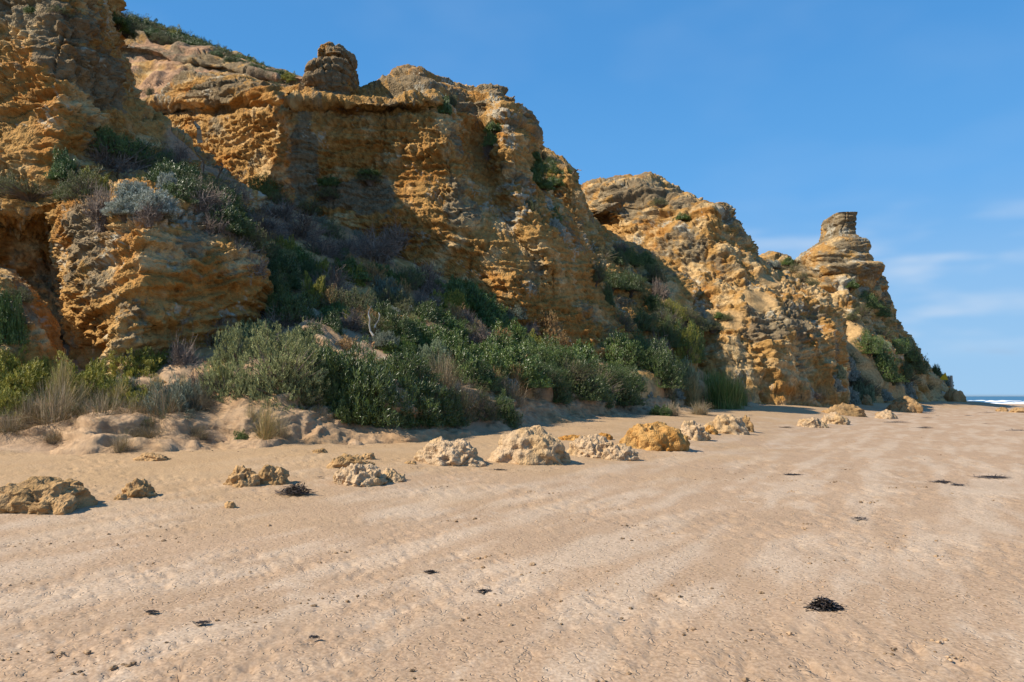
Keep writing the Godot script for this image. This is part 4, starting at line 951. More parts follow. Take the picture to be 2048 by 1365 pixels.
# how each stretch of the cliff weathers: mesh spacing, relief of beds, knobs, crags and holes in metres, leanings of tone
const FACES := {
	"left_headland": {"coarse": 1, "cell": 0.058, "big": 0.7, "size": 1.3, "knob": 0.30, "crag": 0.24, "hole": 0.22, "crust": 0.10, "lichen": -0.1},
	"main_buttress": {"coarse": 1, "cell": 0.07, "cap": 17.9, "bed": 0.30, "big": 0.6, "knob": 0.20, "hole": 0.20, "crag": 0.18, "crust": 0.05},
	"left_outcrop": {"coarse": 1, "cell": 0.046, "big": 0.35, "knob": 0.22, "bed": 0.08, "orange": 0.05, "hole": 0.12, "dip": -0.25},
	"left_mound": {"coarse": 2, "cell": 0.055, "big": 0.4, "knob": 0.12, "crag": 0.1, "bed": 0.0},
	"mid_wall": {"coarse": 1, "cell": 0.072, "cap": 17.9, "bed": 0.22, "big": 0.4, "knob": 0.20, "orange": 0.1},
	"hill": {"leaf": 0.06, "cell": 0.13, "cap": 11.3, "dip": 0.345, "bed": 0.26, "knob": 0.03, "crag": 0.04, "hole": 0.0, "big": 0.4, "flute": 0.6, "fw": 1.0, "pink": 1.0, "crust": -0.12, "lichen": -0.3},
	"gully_slope": {"cell": 0.15, "knob": 0.2, "big": 0.9, "bed": 0.1, "crust": 0.1},
	"right_cliff": {"coarse": 1, "cell": 0.10, "cap": 19.4, "bed": 0.36, "size": 1.4, "knob": 0.26, "crag": 0.22, "hole": 0.16, "big": 0.8, "leaf": 0.16, "tan": 0.12, "flute": 0.9, "fw": 0.85, "lichen": -0.05},
	"far_headland": {"coarse": 1, "cell": 0.15, "cap": 15.2, "bed": 0.40, "size": 1.6, "knob": 0.26, "crag": 0.24, "hole": 0.12, "big": 1.0, "leaf": 0.18, "tan": 0.2, "flute": 1.1, "fw": 0.7, "lichen": 0.0},
	"pillar": {"leaf": 0.14, "cell": 0.06, "cap": 16.5, "bed": 0.14, "knob": 0.13, "crag": 0.10, "hole": 0.08, "big": 0.25, "crust": 0.14},
	"stack": {"cell": 0.13, "cap": 13.0, "bed": 0.12, "size": 1.0, "knob": 0.10, "crag": 0.09, "hole": 0.05, "big": 0.15, "leaf": 0.12, "tan": 0.2, "crust": 0.12, "lichen": 0.12, "dip": 0.03},
	"earth_scarp": {"cell": 0.07, "knob": 0.10, "crag": 0.1, "big": 0.5, "bed": 0.05, "pink": 0.6, "crust": -0.3, "lichen": -0.4},
	"sand_bank": {"leaf": 0.05, "cell": 0.07, "knob": 0.035, "crag": 0.05, "hole": 0.05, "size": 0.6, "big": 0.22, "bed": 0.12, "pink": 0.3, "sand": 0.9, "crust": -0.22, "lichen": -0.5, "flute": 0.12, "fw": 2.0},
	"talus_slope": {"leaf": 0.0, "cell": 0.2, "knob": 0.06, "crag": 0.05, "hole": 0.0, "big": 0.5, "bed": 0.0, "pink": 0.7, "crust": -0.1, "lichen": -0.4},
}

func queue_jobs() -> void:
	job("beach", beach_arrays)
	for k in FACES:
		job(k, rock_patch.bind(NETS[k], FACES[k].cell, look_of(FACES[k], ZONES.get(k, []))))
	var looks := {
		"cream": {"a": Color(0.60, 0.44, 0.28), "b": Color(0.55, 0.38, 0.205), "lump": 0.30, "rough": 0.10, "box": 1.15, "side": 1.0, "grain": 1.6},
		"gold": {"a": Color(0.52, 0.335, 0.165), "b": Color(0.38, 0.245, 0.115), "lump": 0.45, "rough": 0.07, "box": 0.85, "side": 0.85, "grain": 1.2},
		"rust": {"a": Color(0.50, 0.25, 0.065), "b": Color(0.56, 0.33, 0.12), "lump": 0.30, "rough": 0.11, "box": 0.95, "side": 0.95, "grain": 1.3},
	}
	for i in BOULDERS.size():
		var b: Array = BOULDERS[i]
		job("boulder%d" % i, boulder_arrays.bind(b[3], b[4], b[5], i + 3, looks[b[6]], int(b[10])))
	for k in SHRUBS:
		for n in (1 if k in ["silver", "bluegrey", "palesage", "rust"] else 2):
			job("shrub_%s_%d" % [k, n], shrub_arrays.bind(SHRUBS[k], 100 + n * 17 + hash(k) % 50))
	for k in ["dark", "green", "olive", "ygreen"]:
		var f: Dictionary = SHRUBS[k].duplicate()
		f.merge({"tips": int(SHRUBS[k].tips * 1.6), "len": SHRUBS[k].len * 0.55}, true)
		job("shrub_%s_big" % k, shrub_arrays.bind(f, 520 + hash(k) % 50))
	for n in 3:
		job("shrub_twig_%d" % n, twig_arrays.bind({"limbs": 34, "twigs": 9, "bark": Color(0.235, 0.185, 0.15)}, 300 + n))
	for k in GRASSES:
		for n in 2:
			job("shrub_%s_%d" % [k, n], tussock_arrays.bind(GRASSES[k], 400 + n))
	for i in WRACK.size():
		var w: Array = WRACK[i]
		job("weed%d" % i, weed_arrays.bind(600 + i, int(w[6]), w[3] * 0.5, w[4], clampf(w[3] * 0.24, 0.02, 0.30)))

const SHRUBS := {
	"dark": {"tips": 2250, "leaves": 7, "len": 0.078, "wid": 0.24, "along": 1.0, "rise": 0.5, "core": 0.45, "lobe": 0.45, "gap": -0.42, "stem_every": 36, "bark": Color(0.10, 0.08, 0.06), "palette": [Color(0.048, 0.080, 0.017), Color(0.072, 0.108, 0.024), Color(0.105, 0.140, 0.036)]},
	"green": {"tips": 2100, "leaves": 7, "len": 0.062, "wid": 0.50, "along": 0.8, "rise": 0.5, "core": 0.45, "lobe": 0.5, "gap": -0.42, "stem_every": 36, "bark": Color(0.12, 0.09, 0.06), "palette": [Color(0.064, 0.112, 0.020), Color(0.095, 0.148, 0.026), Color(0.145, 0.190, 0.042)]},
	"sage": {"tips": 2250, "leaves": 8, "len": 0.051, "wid": 0.32, "along": 1.3, "rise": 0.5, "core": 0.5, "lobe": 0.6, "gap": -0.25, "stem_every": 13, "bark": Color(0.17, 0.135, 0.11), "palette": [Color(0.165, 0.180, 0.080), Color(0.245, 0.260, 0.115), Color(0.345, 0.350, 0.160)]},
	"palesage": {"tips": 1950, "leaves": 8, "len": 0.070, "wid": 0.26, "along": 2.0, "rise": 1.2, "core": 0.5, "lobe": 0.5, "gap": -0.35, "stem_every": 24, "bark": Color(0.17, 0.14, 0.11), "palette": [Color(0.170, 0.215, 0.120), Color(0.230, 0.275, 0.160), Color(0.300, 0.340, 0.215)]},
	"silver": {"tips": 1800, "leaves": 7, "len": 0.070, "wid": 0.4, "along": 1.0, "rise": 0.4, "core": 0.6, "lobe": 0.4, "gap": -0.4, "stem_every": 27, "bark": Color(0.2, 0.17, 0.14), "palette": [Color(0.230, 0.250, 0.205), Color(0.320, 0.345, 0.290), Color(0.410, 0.430, 0.370)]},
	"bluegrey": {"tips": 1950, "leaves": 7, "len": 0.066, "wid": 0.26, "along": 1.3, "rise": 0.7, "core": 0.5, "lobe": 0.5, "gap": -0.35, "stem_every": 18, "bark": Color(0.2, 0.16, 0.13), "palette": [Color(0.150, 0.175, 0.130), Color(0.205, 0.230, 0.175), Color(0.260, 0.275, 0.200)]},
	"ygreen": {"tips": 1950, "leaves": 7, "len": 0.066, "wid": 0.36, "along": 1.2, "rise": 0.9, "core": 0.5, "lobe": 0.55, "gap": -0.35, "stem_every": 21, "bark": Color(0.19, 0.15, 0.09), "palette": [Color(0.160, 0.175, 0.030), Color(0.270, 0.262, 0.045), Color(0.370, 0.325, 0.060)]},
	"rust": {"tips": 1200, "leaves": 6, "len": 0.070, "wid": 0.4, "along": 1.0, "rise": 0.6, "core": 0.45, "lobe": 0.6, "gap": -0.1, "stem_every": 7, "bark": Color(0.2, 0.15, 0.11), "palette": [Color(0.230, 0.125, 0.045), Color(0.360, 0.190, 0.070), Color(0.420, 0.270, 0.110)]},
	"olive": {"tips": 1650, "leaves": 6, "len": 0.062, "wid": 0.28, "along": 1.3, "rise": 0.7, "core": 0.45, "lobe": 0.6, "gap": -0.2, "stem_every": 7, "bark": Color(0.19, 0.15, 0.115), "palette": [Color(0.110, 0.095, 0.050), Color(0.105, 0.125, 0.042), Color(0.165, 0.165, 0.070)]},
}
const GRASSES := {
	"straw": {"blades": 700, "lean": 0.85, "root": 0.16, "wid": 0.008, "palette": [Color(0.50, 0.36, 0.17), Color(0.56, 0.43, 0.23), Color(0.33, 0.25, 0.11), Color(0.24, 0.24, 0.09)]},
	"greygrass": {"blades": 700, "lean": 1.1, "root": 0.30, "wid": 0.007, "palette": [Color(0.38, 0.295, 0.20), Color(0.46, 0.37, 0.26), Color(0.28, 0.21, 0.13), Color(0.20, 0.19, 0.09)]},
	"rustgrass": {"blades": 500, "lean": 0.6, "root": 0.14, "wid": 0.008, "palette": [Color(0.32, 0.18, 0.08), Color(0.40, 0.26, 0.13), Color(0.22, 0.15, 0.07)]},
	"reed": {"blades": 1100, "lean": 0.5, "root": 0.55, "wid": 0.013, "palette": [Color(0.105, 0.165, 0.040), Color(0.150, 0.215, 0.055), Color(0.230, 0.250, 0.085)]},
}
const BOULDERS := [
	[-6.28, 0.09, -9.83, 0.61, 0.36, 0.5, "gold", "boulder", "long lumpy brown-ochre boulder at the left edge of the beach", "", 141],
	[-5.44, 0.14, -10.7, 0.22, 0.21, 0.19, "gold", "boulder", "small ochre boulder right of the long lumpy boulder", "", 97],
	[-5.53, 0.14, -10.37, 0.08, 0.08, 0.07, "gold", "stone", "small ochre stone against the small left boulder", "", 49],
	[-4.34, 0.17, -11.81, 0.25, 0.27, 0.2, "gold", "boulder", "left half of the pair of golden boulders near the black seaweed heap", "", 97],
	[-3.93, 0.17, -12.03, 0.23, 0.28, 0.19, "gold", "boulder", "right half of the pair of golden boulders near the black seaweed heap", "", 97],
	[-2.54, 0.13, -12.28, 0.44, 0.31, 0.32, "cream", "boulder", "pale pinkish boulder in front of the flat tan rock", "", 141],
	[-2.08, 0.14, -12.62, 0.23, 0.19, 0.17, "cream", "boulder", "low pale boulder joined to the right of the pinkish boulder", "", 97],
	[-3.04, 0.26, -13.74, 0.43, 0.22, 0.26, "gold", "boulder", "flat tan rock behind the pale pinkish boulder", "", 97],
	[-1.27, 0.2, -14.96, 0.7, 0.49, 0.51, "cream", "boulder", "wide low cream boulder, leftmost of the cream heaps", "", 141],
	[0.37, 0.13, -15.81, 0.86, 0.72, 0.62, "cream", "boulder", "largest cream pitted boulder in the middle of the beach", "", 141],
	[1.92, 0.16, -17.42, 0.65, 0.48, 0.47, "cream", "boulder", "cream boulder between the largest cream heap and the orange boulder", "", 141],
	[2.49, 0.12, -17.05, 0.45, 0.35, 0.28, "cream", "boulder", "low fluted cream boulder in front of the orange boulder", "", 97],
	[3.79, 0.17, -19.74, 0.89, 0.66, 0.65, "rust", "boulder", "bright orange rounded boulder", "", 141],
	[5.78, 0.19, -23.21, 0.52, 0.57, 0.37, "cream", "boulder", "pale boulder just right of the orange boulder", "", 97],
	[8.02, 0.18, -27.36, 0.81, 0.73, 0.58, "cream", "boulder", "pale peaked boulder, right end of the main boulder row", "", 97],
	[9.35, 0.16, -29.29, 0.35, 0.54, 0.29, "gold", "stone", "tan stone joined to the right of the pale peaked boulder", "", 49],
	[15.02, 0.02, -36.64, 0.75, 0.49, 0.54, "cream", "boulder", "low cream boulder left of the blocky far boulder", "", 97],
	[18.08, -0.01, -40.82, 0.75, 0.7, 0.54, "cream", "boulder", "blocky far boulder on the open sand", "", 97],
	[26.5, -0.05, -51.65, 0.72, 0.63, 0.52, "cream", "boulder", "pale pinkish boulder below the far headland", "", 49],
	[37.27, 0.01, -68.64, 1.49, 1.34, 1.08, "gold", "boulder", "rounded golden boulder at the foot of the far headland", "", 97],
	[35.58, 0.61, -72.84, 0.48, 1.17, 0.4, "gold", "stone", "upright pale stone on the slope of the far headland", "", 49],
	[62.62, 0.67, -102.61, 1.22, 2.14, 1.01, "gold", "boulder", "tall golden boulder below the wooden post", "", 49],
	[24.21, 0.18, -52.97, 1.57, 0.78, 0.81, "gold", "boulder", "long low ochre rock ledge at the foot of the right cliff", "", 97],
	[51.55, -0.04, -76.54, 0.56, 0.43, 0.4, "gold", "stone", "far low tan stone near the right edge of the picture", "", 49],
	[49.98, -0.04, -71.66, 1.05, 0.44, 0.65, "gold", "stone", "farthest tan rock at the right edge of the picture", "", 49],
	[-3.9, 0.07, -10.16, 0.07, 0.08, 0.06, "gold", "stone", "lone small stone below the black seaweed heap", "", 49],
	[-6.85, 0.4, -13.91, 0.3, 0.11, 0.16, "gold", "stone", "flat tan slab under the left sand bank", "", 97],
	[2.63, 0.35, -20.87, 0.26, 0.18, 0.19, "rust", "stone", "small orange stone behind the cream boulders", "", 49],
	[1.75, 0.37, -20.31, 0.47, 0.15, 0.24, "rust", "stone", "flat orange slab behind the cream boulders", "", 97],
	[-2.9, 0.31, -14.71, 0.14, 0.14, 0.11, "gold", "stone", "small ochre stone behind the flat tan rock", "", 49],
	[-4.05, 0.4, -15.44, 0.15, 0.1, 0.1, "gold", "stone", "low stone at the foot of the shaded bank", "", 49],
	[7.1, 0.26, -26.18, 0.26, 0.26, 0.19, "rust", "stone", "small orange stone between the two pale right boulders", "", 49],
	[-2, 0.24, -14.4, 0.12, 0.09, 0.09, "gold", "stone", "small flat stone left of the wide cream boulder", "", 49],
	[29.19, 0.06, -57.41, 0.5, 0.28, 0.36, "gold", "stone", "small stone behind the pale boulder below the far headland", "", 49],
]
const WRACK := [
	[-3.3, 0.13, -11.16, 0.49, 0.14, -0.11, 420, "black seaweed heap beside the pair of golden boulders", "seaweed washed up on the sand"],
	[2.34, 0.01, -5.56, 0.25, 0.09, 0.14, 420, "black seaweed clump on the sand at lower right", "seaweed washed up on the sand"],
	[-0.74, 0.01, -6.72, 0.11, 0.03, -0, 120, "small blue-black seaweed tuft in the middle of the sand", "seaweed washed up on the sand"],
	[-0.23, 0.01, -6.08, 0.1, 0.03, 0.18, 100, "small dark weed tuft right of the blue-black one", "seaweed washed up on the sand"],
	[-2.18, 0.01, -5.24, 0.1, 0.02, 0.2, 110, "flattened dark weed scrap at lower left", "seaweed washed up on the sand"],
	[-2.67, 0.01, -5.5, 0.1, 0.02, -0.25, 100, "dark weed scrap, leftmost on the lower sand", "seaweed washed up on the sand"],
	[-1.31, 0.01, -4.93, 0.07, 0.02, -0.29, 80, "dark weed scrap below the middle of the sand", "seaweed washed up on the sand"],
	[5.7, 0.01, -14.89, 0.39, 0.04, 0.37, 160, "flat brown seaweed strip on the open sand", "seaweed washed up on the sand"],
	[7.99, 0.01, -13.61, 0.41, 0.07, -0.09, 200, "blue-black seaweed tangle near the right edge", "seaweed washed up on the sand"],
	[9.47, 0.01, -14.45, 0.62, 0.04, -0.11, 200, "thin scattered weed trail at the right edge", "seaweed washed up on the sand"],
	[8.02, 0.01, -13.21, 0.36, 0.02, 0.5, 80, "thin dark weed line below the right tangle", "seaweed washed up on the sand"],
	[13.05, 0.12, -34.69, 0.81, 0.1, 0.08, 160, "low dark weed mound left of the low cream boulder", "seaweed washed up on the sand"],
	[23.46, 0.01, -44.48, 2.27, 0.14, 0.37, 240, "long dark weed line below the pale far boulder", "seaweed washed up on the sand"],
	[20.85, 0.01, -36.82, 0.91, 0.13, 0.08, 200, "dark weed mound right of the long weed line", "seaweed washed up on the sand"],
	[30.37, 0.01, -53.21, 1.25, 0.11, 0.21, 120, "dark weed strip above the weed mound", "seaweed washed up on the sand"],
	[39.07, 0.02, -68.24, 1.41, 0.14, -0.18, 120, "dark weed strip beside the rounded golden boulder", "seaweed washed up on the sand"],
	[32.25, 0.05, -60.56, 0.67, 0.1, 0.21, 80, "small weed patch beside the pale far boulder", "seaweed washed up on the sand"],
	[34.32, 0.01, -58.78, 0.57, 0.1, 0.39, 60, "tiny weed patch behind the weed strips", "seaweed washed up on the sand"],
	[46.36, 0.01, -71.01, 2.15, 0.15, 0.12, 120, "far weed line near the right edge of the beach", "seaweed washed up on the sand"],
	[37.57, 0.01, -59.96, 0.83, 0.1, 0.29, 80, "small far weed patch left of the far weed line", "seaweed washed up on the sand"],
	[27.24, 0.01, -41.91, 0.4, 0.06, 0.24, 60, "tiny weed patch on the bare right sand", "seaweed washed up on the sand"],
	[84.66, 0.02, -122.74, 1.86, 0.25, -0.25, 80, "weed heap at the far water edge", "seaweed washed up on the sand"],
	[23.49, 0.01, -34, 1.17, 0.07, 0.31, 150, "weed line at the right edge of the sand", "seaweed washed up on the sand"],
	[-0.25, 0.17, -14.31, 0.3, 0.02, 0.17, 80, "thin dark weed scrap in front of the largest cream boulder", "seaweed washed up on the sand"],
	[-3.29, 0.22, -12.57, 0.12, 0.02, -0.06, 40, "tiny dark weed scrap right of the golden boulders", "seaweed washed up on the sand"],
	[4.54, 0.01, -9.61, 0.2, 0.02, -0.28, 90, "brownish weed scrap in the middle of the right sand", "seaweed washed up on the sand"],
	[13.55, 0.52, -41.49, 0.4, 0.07, 0.39, 60, "tiny weed patch near the right cliff foot", "seaweed washed up on the sand"],
]
const KINDS := [["dark", "leafy_shrub", "dark green narrow-leaved shrub", "shrub"], ["green", "leafy_shrub", "bright green broad-leaved shrub", "shrub"], ["sage", "sage_shrub", "grey-green feathery shrub", "shrub"], ["palesage", "sage_shrub", "pale grey-green upright shrub", "shrub"], ["silver", "cushion_bush", "silver-grey cushion bush", "shrub"], ["bluegrey", "cushion_bush", "blue-grey soft shrub", "shrub"], ["ygreen", "low_shrub", "yellow-green low shrub", "shrub"], ["rust", "low_shrub", "rust-orange small-leaved shrub", "shrub"], ["olive", "scrub_bush", "dull olive-brown scrubby bush", "shrub"], ["twig", "dead_shrub", "leafless grey-brown dead shrub", "dead shrub"], ["straw", "grass_tussock", "straw-yellow drooping grass tussock", "grass tussock"], ["greygrass", "grass_tussock", "dry grey-brown grass tussock", "grass tussock"], ["rustgrass", "grass_tussock", "rust-brown upright grass tussock", "grass tussock"], ["reed", "reed_clump", "fresh green reedy clump", "reed clump"]]
const PLACES := ["on the bank below the left outcrop", "on the bank before the left outcrop", "over the shaded middle of the bank", "in the thicket below the main buttress", "at the gully foot before the right cliff", "on the shaded slope below the buttress", "on top of the left outcrop", "rooted on the upper cliff face", "in the gully behind the main buttress", "on a ledge of the right cliff", "on the far headland below the stack", "on the hill ridge behind the cliffs"]
const PLANTS := [
	[6, -12.29, 1.51, -17.99, 1.81, 0.97, ", fourth from the left", 0],
	[6, -13.64, 1.64, -18.3, 2.12, 1.13, ", the largest of them", 0],
	[6, -12.53, 2.01, -19.16, 1.63, 0.67, ", fifth from the left", 0],
	[6, -13.02, 1.96, -18.65, 1.3, 0.86, ", second from the left", 0],
	[6, -10.83, 1.51, -18.35, 1.63, 1.06, ", fifth from the right", 0],
	[6, -11.31, 1.51, -18.17, 0.98, 0.63, ", sixth from the left", 0],
	[6, -11.79, 1.19, -17.11, 1.32, 0.66, ", third from the left", 0],
	[6, -10.38, 2.17, -20.11, 1.71, 0.78, ", third from the right", 0],
	[6, -9.96, 2.24, -20.67, 0.96, 0.72, ", rightmost of them", 0],
	[11, -10.4, 0.82, -16.61, 1.67, 1.28, ", the largest of them", 0],
	[11, -9.53, 0.85, -16.78, 1.94, 0.91, ", fifteenth from the left", 0],
	[11, -11.09, 0.95, -16.78, 1.04, 0.78, ", sixth from the left", 0],
	[11, -8.23, 0.99, -17.29, 1.6, 0.93, ", sixth from the right", 0],
	[10, -10.72, 1.16, -17.29, 1.07, 1.47, ", the largest of them", 0],
	[11, -8.96, 0.93, -17.11, 1.45, 0.73, ", fourteenth from the right", 0],
	[10, -9.28, 1.64, -18.9, 1.02, 0.58, ", third from the right", 0],
	[11, -8.06, 0.45, -15.04, 0.81, 0.52, ", fifteenth from the right", 0],
	[11, -11.2, 0.77, -16.28, 1.13, 0.63, ", third from the left", 0],
	[11, -7.69, 1.15, -17.81, 1.1, 0.62, ", third from the right", 0],
	[2, -11.9, 1.99, -20.47, 0.71, 0.44, "", 0],
	[5, -9.7, 1.51, -18.35, 0.92, 0.71, ", third from the left", 0],
	[5, -8.22, 1.15, -17.63, 1.5, 1.09, ", the largest of them", 0],
	[5, -7.89, 1.33, -17.99, 0.97, 0.76, ", rightmost of them", 0],
	[8, -8.88, 1.15, -17.63, 0.95, 0.54, ", second from the right", 0],
	[6, -9.07, 1.25, -17.63, 0.82, 0.48, ", second from the right", 0],
	[5, -10.08, 1.51, -18.35, 0.71, 0.57, ", second from the left", 0],
	[8, -10.26, 1.05, -17.11, 1.19, 0.53, ", leftmost of them", 0],
	[8, -8.41, 0.82, -16.94, 1.18, 0.46, ", rightmost of them", 0],
	[8, -9.69, 1.16, -17.46, 1.08, 0.61, ", the largest of them", 0],
	[2, -6.03, 1.64, -18.9, 2.35, 1.69, ", the largest of them", 1],
	[2, -7.81, 2.27, -20.46, 1.69, 1.41, ", third from the left", 1],
	[2, -8.03, 3.17, -22.17, 1.68, 0.84, ", fourth from the left", 1],
	[2, -8.87, 3.16, -21.96, 1.21, 0.76, ", leftmost of them", 1],
	[2, -5.99, 2.35, -20.47, 1.27, 1.2, ", rightmost of them", 1],
	[2, -7.25, 1.51, -18.53, 1.41, 1.15, ", second from the left", 1],
	[2, -7.05, 2.66, -21.09, 1.75, 1.16, ", sixth from the left", 1],
	[2, -6.6, 1.32, -18.35, 1.14, 0.82, ", fifth from the left", 1],
	[2, -5.64, 1.51, -18.9, 1.43, 1.04, ", second from the right", 1],
	[8, -5.58, 1.32, -18.72, 1.55, 1.16, ", the largest of them", 1],
	[8, -6.98, 1.36, -18.35, 1.14, 0.63, ", leftmost of them", 1],
	[2, -5.97, 1.04, -18.17, 1.13, 0.56, ", fourth from the right", 1],
	[10, -5.67, 0.47, -16.78, 1.1, 1.16, ", the largest of them", 1],
	[10, -6.2, 0.57, -17.29, 0.72, 0.95, ", leftmost of them", 1],
	[11, -5.49, 0.51, -17.29, 0.83, 0.83, ", the largest of them", 1],
	[9, -9.21, 2.2, -20.27, 1.05, 1.33, ", second from the left", 1],
	[9, -7.95, 1.64, -18.53, 0.89, 0.89, ", third from the left", 1],
	[9, -8.94, 3.15, -21.78, 1.65, 1.05, ", the largest of them", 1],
	[9, -7.41, 3.64, -23.07, 1.91, 0.95, ", second from the right", 1],
	[9, -6.19, 3.17, -22.17, 1.38, 0.92, ", rightmost of them", 1],
	[9, -9.78, 2.5, -20.87, 0.72, 0.72, ", leftmost of them", 1],
	[1, -6.24, 0.49, -16.78, 0.4, 0.35, "", 1],
	[6, -7.83, 1.91, -19.48, 0.81, 0.6, "", 1],
	[11, -4.88, 0.88, -18.53, 0.64, 0.51, ", rightmost of them", 1],
	[0, -4.52, 1.64, -19.67, 2.04, 1.56, ", third from the left", 2],
	[0, -3.73, 1.04, -19.48, 2.28, 1.75, ", the largest of them", 2],
	[0, -2.72, 0.94, -20.47, 2.12, 1.55, ", third from the right", 2],
	[0, -4.98, 2.05, -19.87, 1.23, 1.1, ", second from the left", 2],
	[0, -3.25, 1.93, -21.09, 2.18, 1.16, ", fourth from the right", 2],
	[0, -5.04, 1.51, -19.09, 1.05, 1.45, ", leftmost of them", 2],
	[0, -4.24, 1.05, -19.09, 1.71, 1.19, ", fourth from the left", 2],
	[0, -2.08, 0.85, -21.09, 1.6, 1.02, ", second from the right", 2],
	[0, -3.39, 0.84, -19.48, 1.61, 0.81, ", sixth from the left", 2],
	[11, -2.74, 1.5, -21.09, 1.31, 1.16, ", leftmost of them", 2],
	[11, -2.12, 1.65, -22.17, 1.68, 1.38, ", the largest of them", 2],
	[11, -1.44, 1.03, -22.39, 1.7, 1.24, ", rightmost of them", 2],
	[10, -1.49, 0.82, -21.95, 0.91, 1.06, ", rightmost of them", 2],
	[8, -2.4, 2.11, -22.61, 1.4, 0.94, ", leftmost of them", 2],
	[10, -2.87, 1.08, -20.47, 0.85, 1.13, ", the largest of them", 2],
	[8, -1.85, 0.98, -21.73, 1.35, 1.05, ", the largest of them", 2],
	[7, -5.12, 3.02, -22.17, 0.92, 0.46, "", 2],
	[8, -1, 0.94, -22.84, 1.42, 0.95, ", third from the left", 2],
	[0, -0.31, 0.68, -23.53, 1.3, 1.14, ", rightmost of them", 2],
	[8, -0.66, 1.48, -24.73, 1.54, 1.02, ", rightmost of them", 2],
	[4, -0.18, 0.67, -23.77, 0.52, 0.41, "", 2],
	[11, -1.86, 0.63, -21.09, 0.87, 0.73, ", third from the left", 2],
	[1, -3.03, 2.87, -25.23, 1.48, 1.3, ", second from the left", 3],
	[1, -2.07, 2.4, -24.24, 1.84, 1.42, ", the largest of them", 3],
	[1, -3.51, 3.51, -26.83, 1.3, 1.11, ", leftmost of them", 3],
	[1, -1.55, 2.14, -24, 1.66, 1.16, ", fifth from the left", 3],
	[1, -2.79, 3.59, -28.02, 1.74, 0.87, ", third from the left", 3],
	[1, -1.14, 2.36, -25.88, 1.61, 1.25, ", sixth from the left", 3],
	[3, -2.56, 2.55, -23.77, 1.07, 0.9, ", leftmost of them", 3],
	[3, -1.93, 2.42, -24.95, 1.03, 1.07, ", the largest of them", 3],
	[0, -1.31, 1.9, -24, 1.82, 1.16, ", leftmost of them", 3],
	[1, -0.76, 2.83, -28.33, 1.76, 1.37, ", seventh from the left", 3],
	[1, -0.17, 2.53, -28.11, 2.13, 1.36, ", eighth from the left", 3],
	[1, 0.77, 2.84, -31.11, 2.36, 1.29, ", seventh from the right", 3],
	[1, 1.68, 2.66, -32.14, 2.44, 1.55, ", sixth from the right", 3],
	[1, 0.3, 2.03, -26.96, 2.05, 1.12, ", ninth from the left", 3],
	[0, 1.11, 2.05, -28.75, 2.38, 1.19, ", second from the left", 3],
	[1, 2.39, 2.57, -32.7, 2.25, 1.35, ", fifth from the right", 3],
	[12, 0.11, 1.47, -26.43, 1.82, 1.37, ", the largest of them", 3],
	[12, -0.67, 1.65, -24.98, 1.38, 1.03, ", leftmost of them", 3],
	[11, -0.07, 1.22, -25.48, 1.93, 1.05, ", the largest of them", 3],
	[4, -0.11, 1.83, -26.23, 0.81, 0.51, "", 3],
	[11, 0.78, 1.47, -27.84, 1.34, 0.86, ", rightmost of them", 3],
	[0, 2.75, 1.56, -31.78, 3.29, 1.86, ", the largest of them", 3],
	[0, 1.54, 1.46, -29.41, 1.83, 1.22, ", third from the left", 3],
	[8, 3.88, 1.67, -34.02, 2.58, 1.64, ", the largest of them", 3],
	[0, 5.3, 1.3, -36.54, 3.02, 2.02, ", fourth from the right", 3],
	[0, 3.57, 1.21, -33.31, 2.3, 1.38, ", fifth from the left", 3],
	[8, 2.51, 2.21, -31.48, 2.39, 1.3, ", leftmost of them", 3],
	[6, 0.87, 3.72, -34.99, 1.45, 0.97, ", the largest of them", 3],
	[1, 3.45, 3.07, -36.79, 2.28, 1.4, ", fourth from the right", 3],
	[0, 4.36, 2.15, -35.01, 2.66, 1.45, ", sixth from the left", 3],
	[1, 6.06, 3.26, -41.64, 3.16, 2.01, ", third from the right", 3],
	[1, 7.57, 3.99, -44.59, 3.38, 1.54, ", rightmost of them", 3],
	[0, 7.82, 2.86, -42.66, 3.82, 2.65, ", second from the right", 3],
	[1, 6.39, 4.34, -42.81, 2.07, 1.03, ", second from the right", 3],
	[0, 8.6, 2.27, -42.19, 3.49, 2.62, ", rightmost of them", 3],
	[8, 9.26, 4.04, -48.6, 2.35, 1.84, ", rightmost of them", 3],
	[6, 7.5, 4.3, -44.52, 1.23, 0.77, ", rightmost of them", 3],
	[9, 9.66, 3.49, -47.33, 1.96, 2.61, "", 3],
	[8, 6.95, 2.98, -41.85, 1.73, 1.3, ", third from the left", 3],
	[0, 5.85, 1.94, -37.59, 2.59, 1.56, ", third from the right", 3],
	[6, 12.83, 4.34, -54.51, 2.63, 3.01, ", the largest of them", 4],
	[1, 12.37, 5.5, -54.86, 2.27, 1.89, ", second from the left", 4],
	[1, 13.97, 4.61, -56.03, 1.93, 2.7, ", the largest of them", 4],
	[6, 12.77, 7.67, -57.38, 2.37, 1.78, ", leftmost of them", 4],
	[8, 14.87, 6.99, -58.67, 2.02, 1.62, ", rightmost of them", 4],
	[8, 11.69, 6.67, -55.17, 3.04, 2.28, ", the largest of them", 4],
	[8, 14.11, 7.82, -58.83, 2.43, 1.62, ", third from the left", 4],
	[4, 16.3, 8.43, -62.52, 1.29, 1.08, ", rightmost of them", 4],
	[0, 11.37, 5.42, -53.75, 2.22, 2.59, "", 4],
	[3, 10.7, 2.16, -45.6, 2.04, 1.73, "", 4],
	[10, 11.14, 0.83, -44.93, 2.63, 2.32, ", the largest of them", 4],
	[10, 10.37, 1.23, -44.91, 1.86, 1.86, ", leftmost of them", 4],
	[8, 8.74, 1.11, -42.24, 1.75, 2.04, ", leftmost of them", 4],
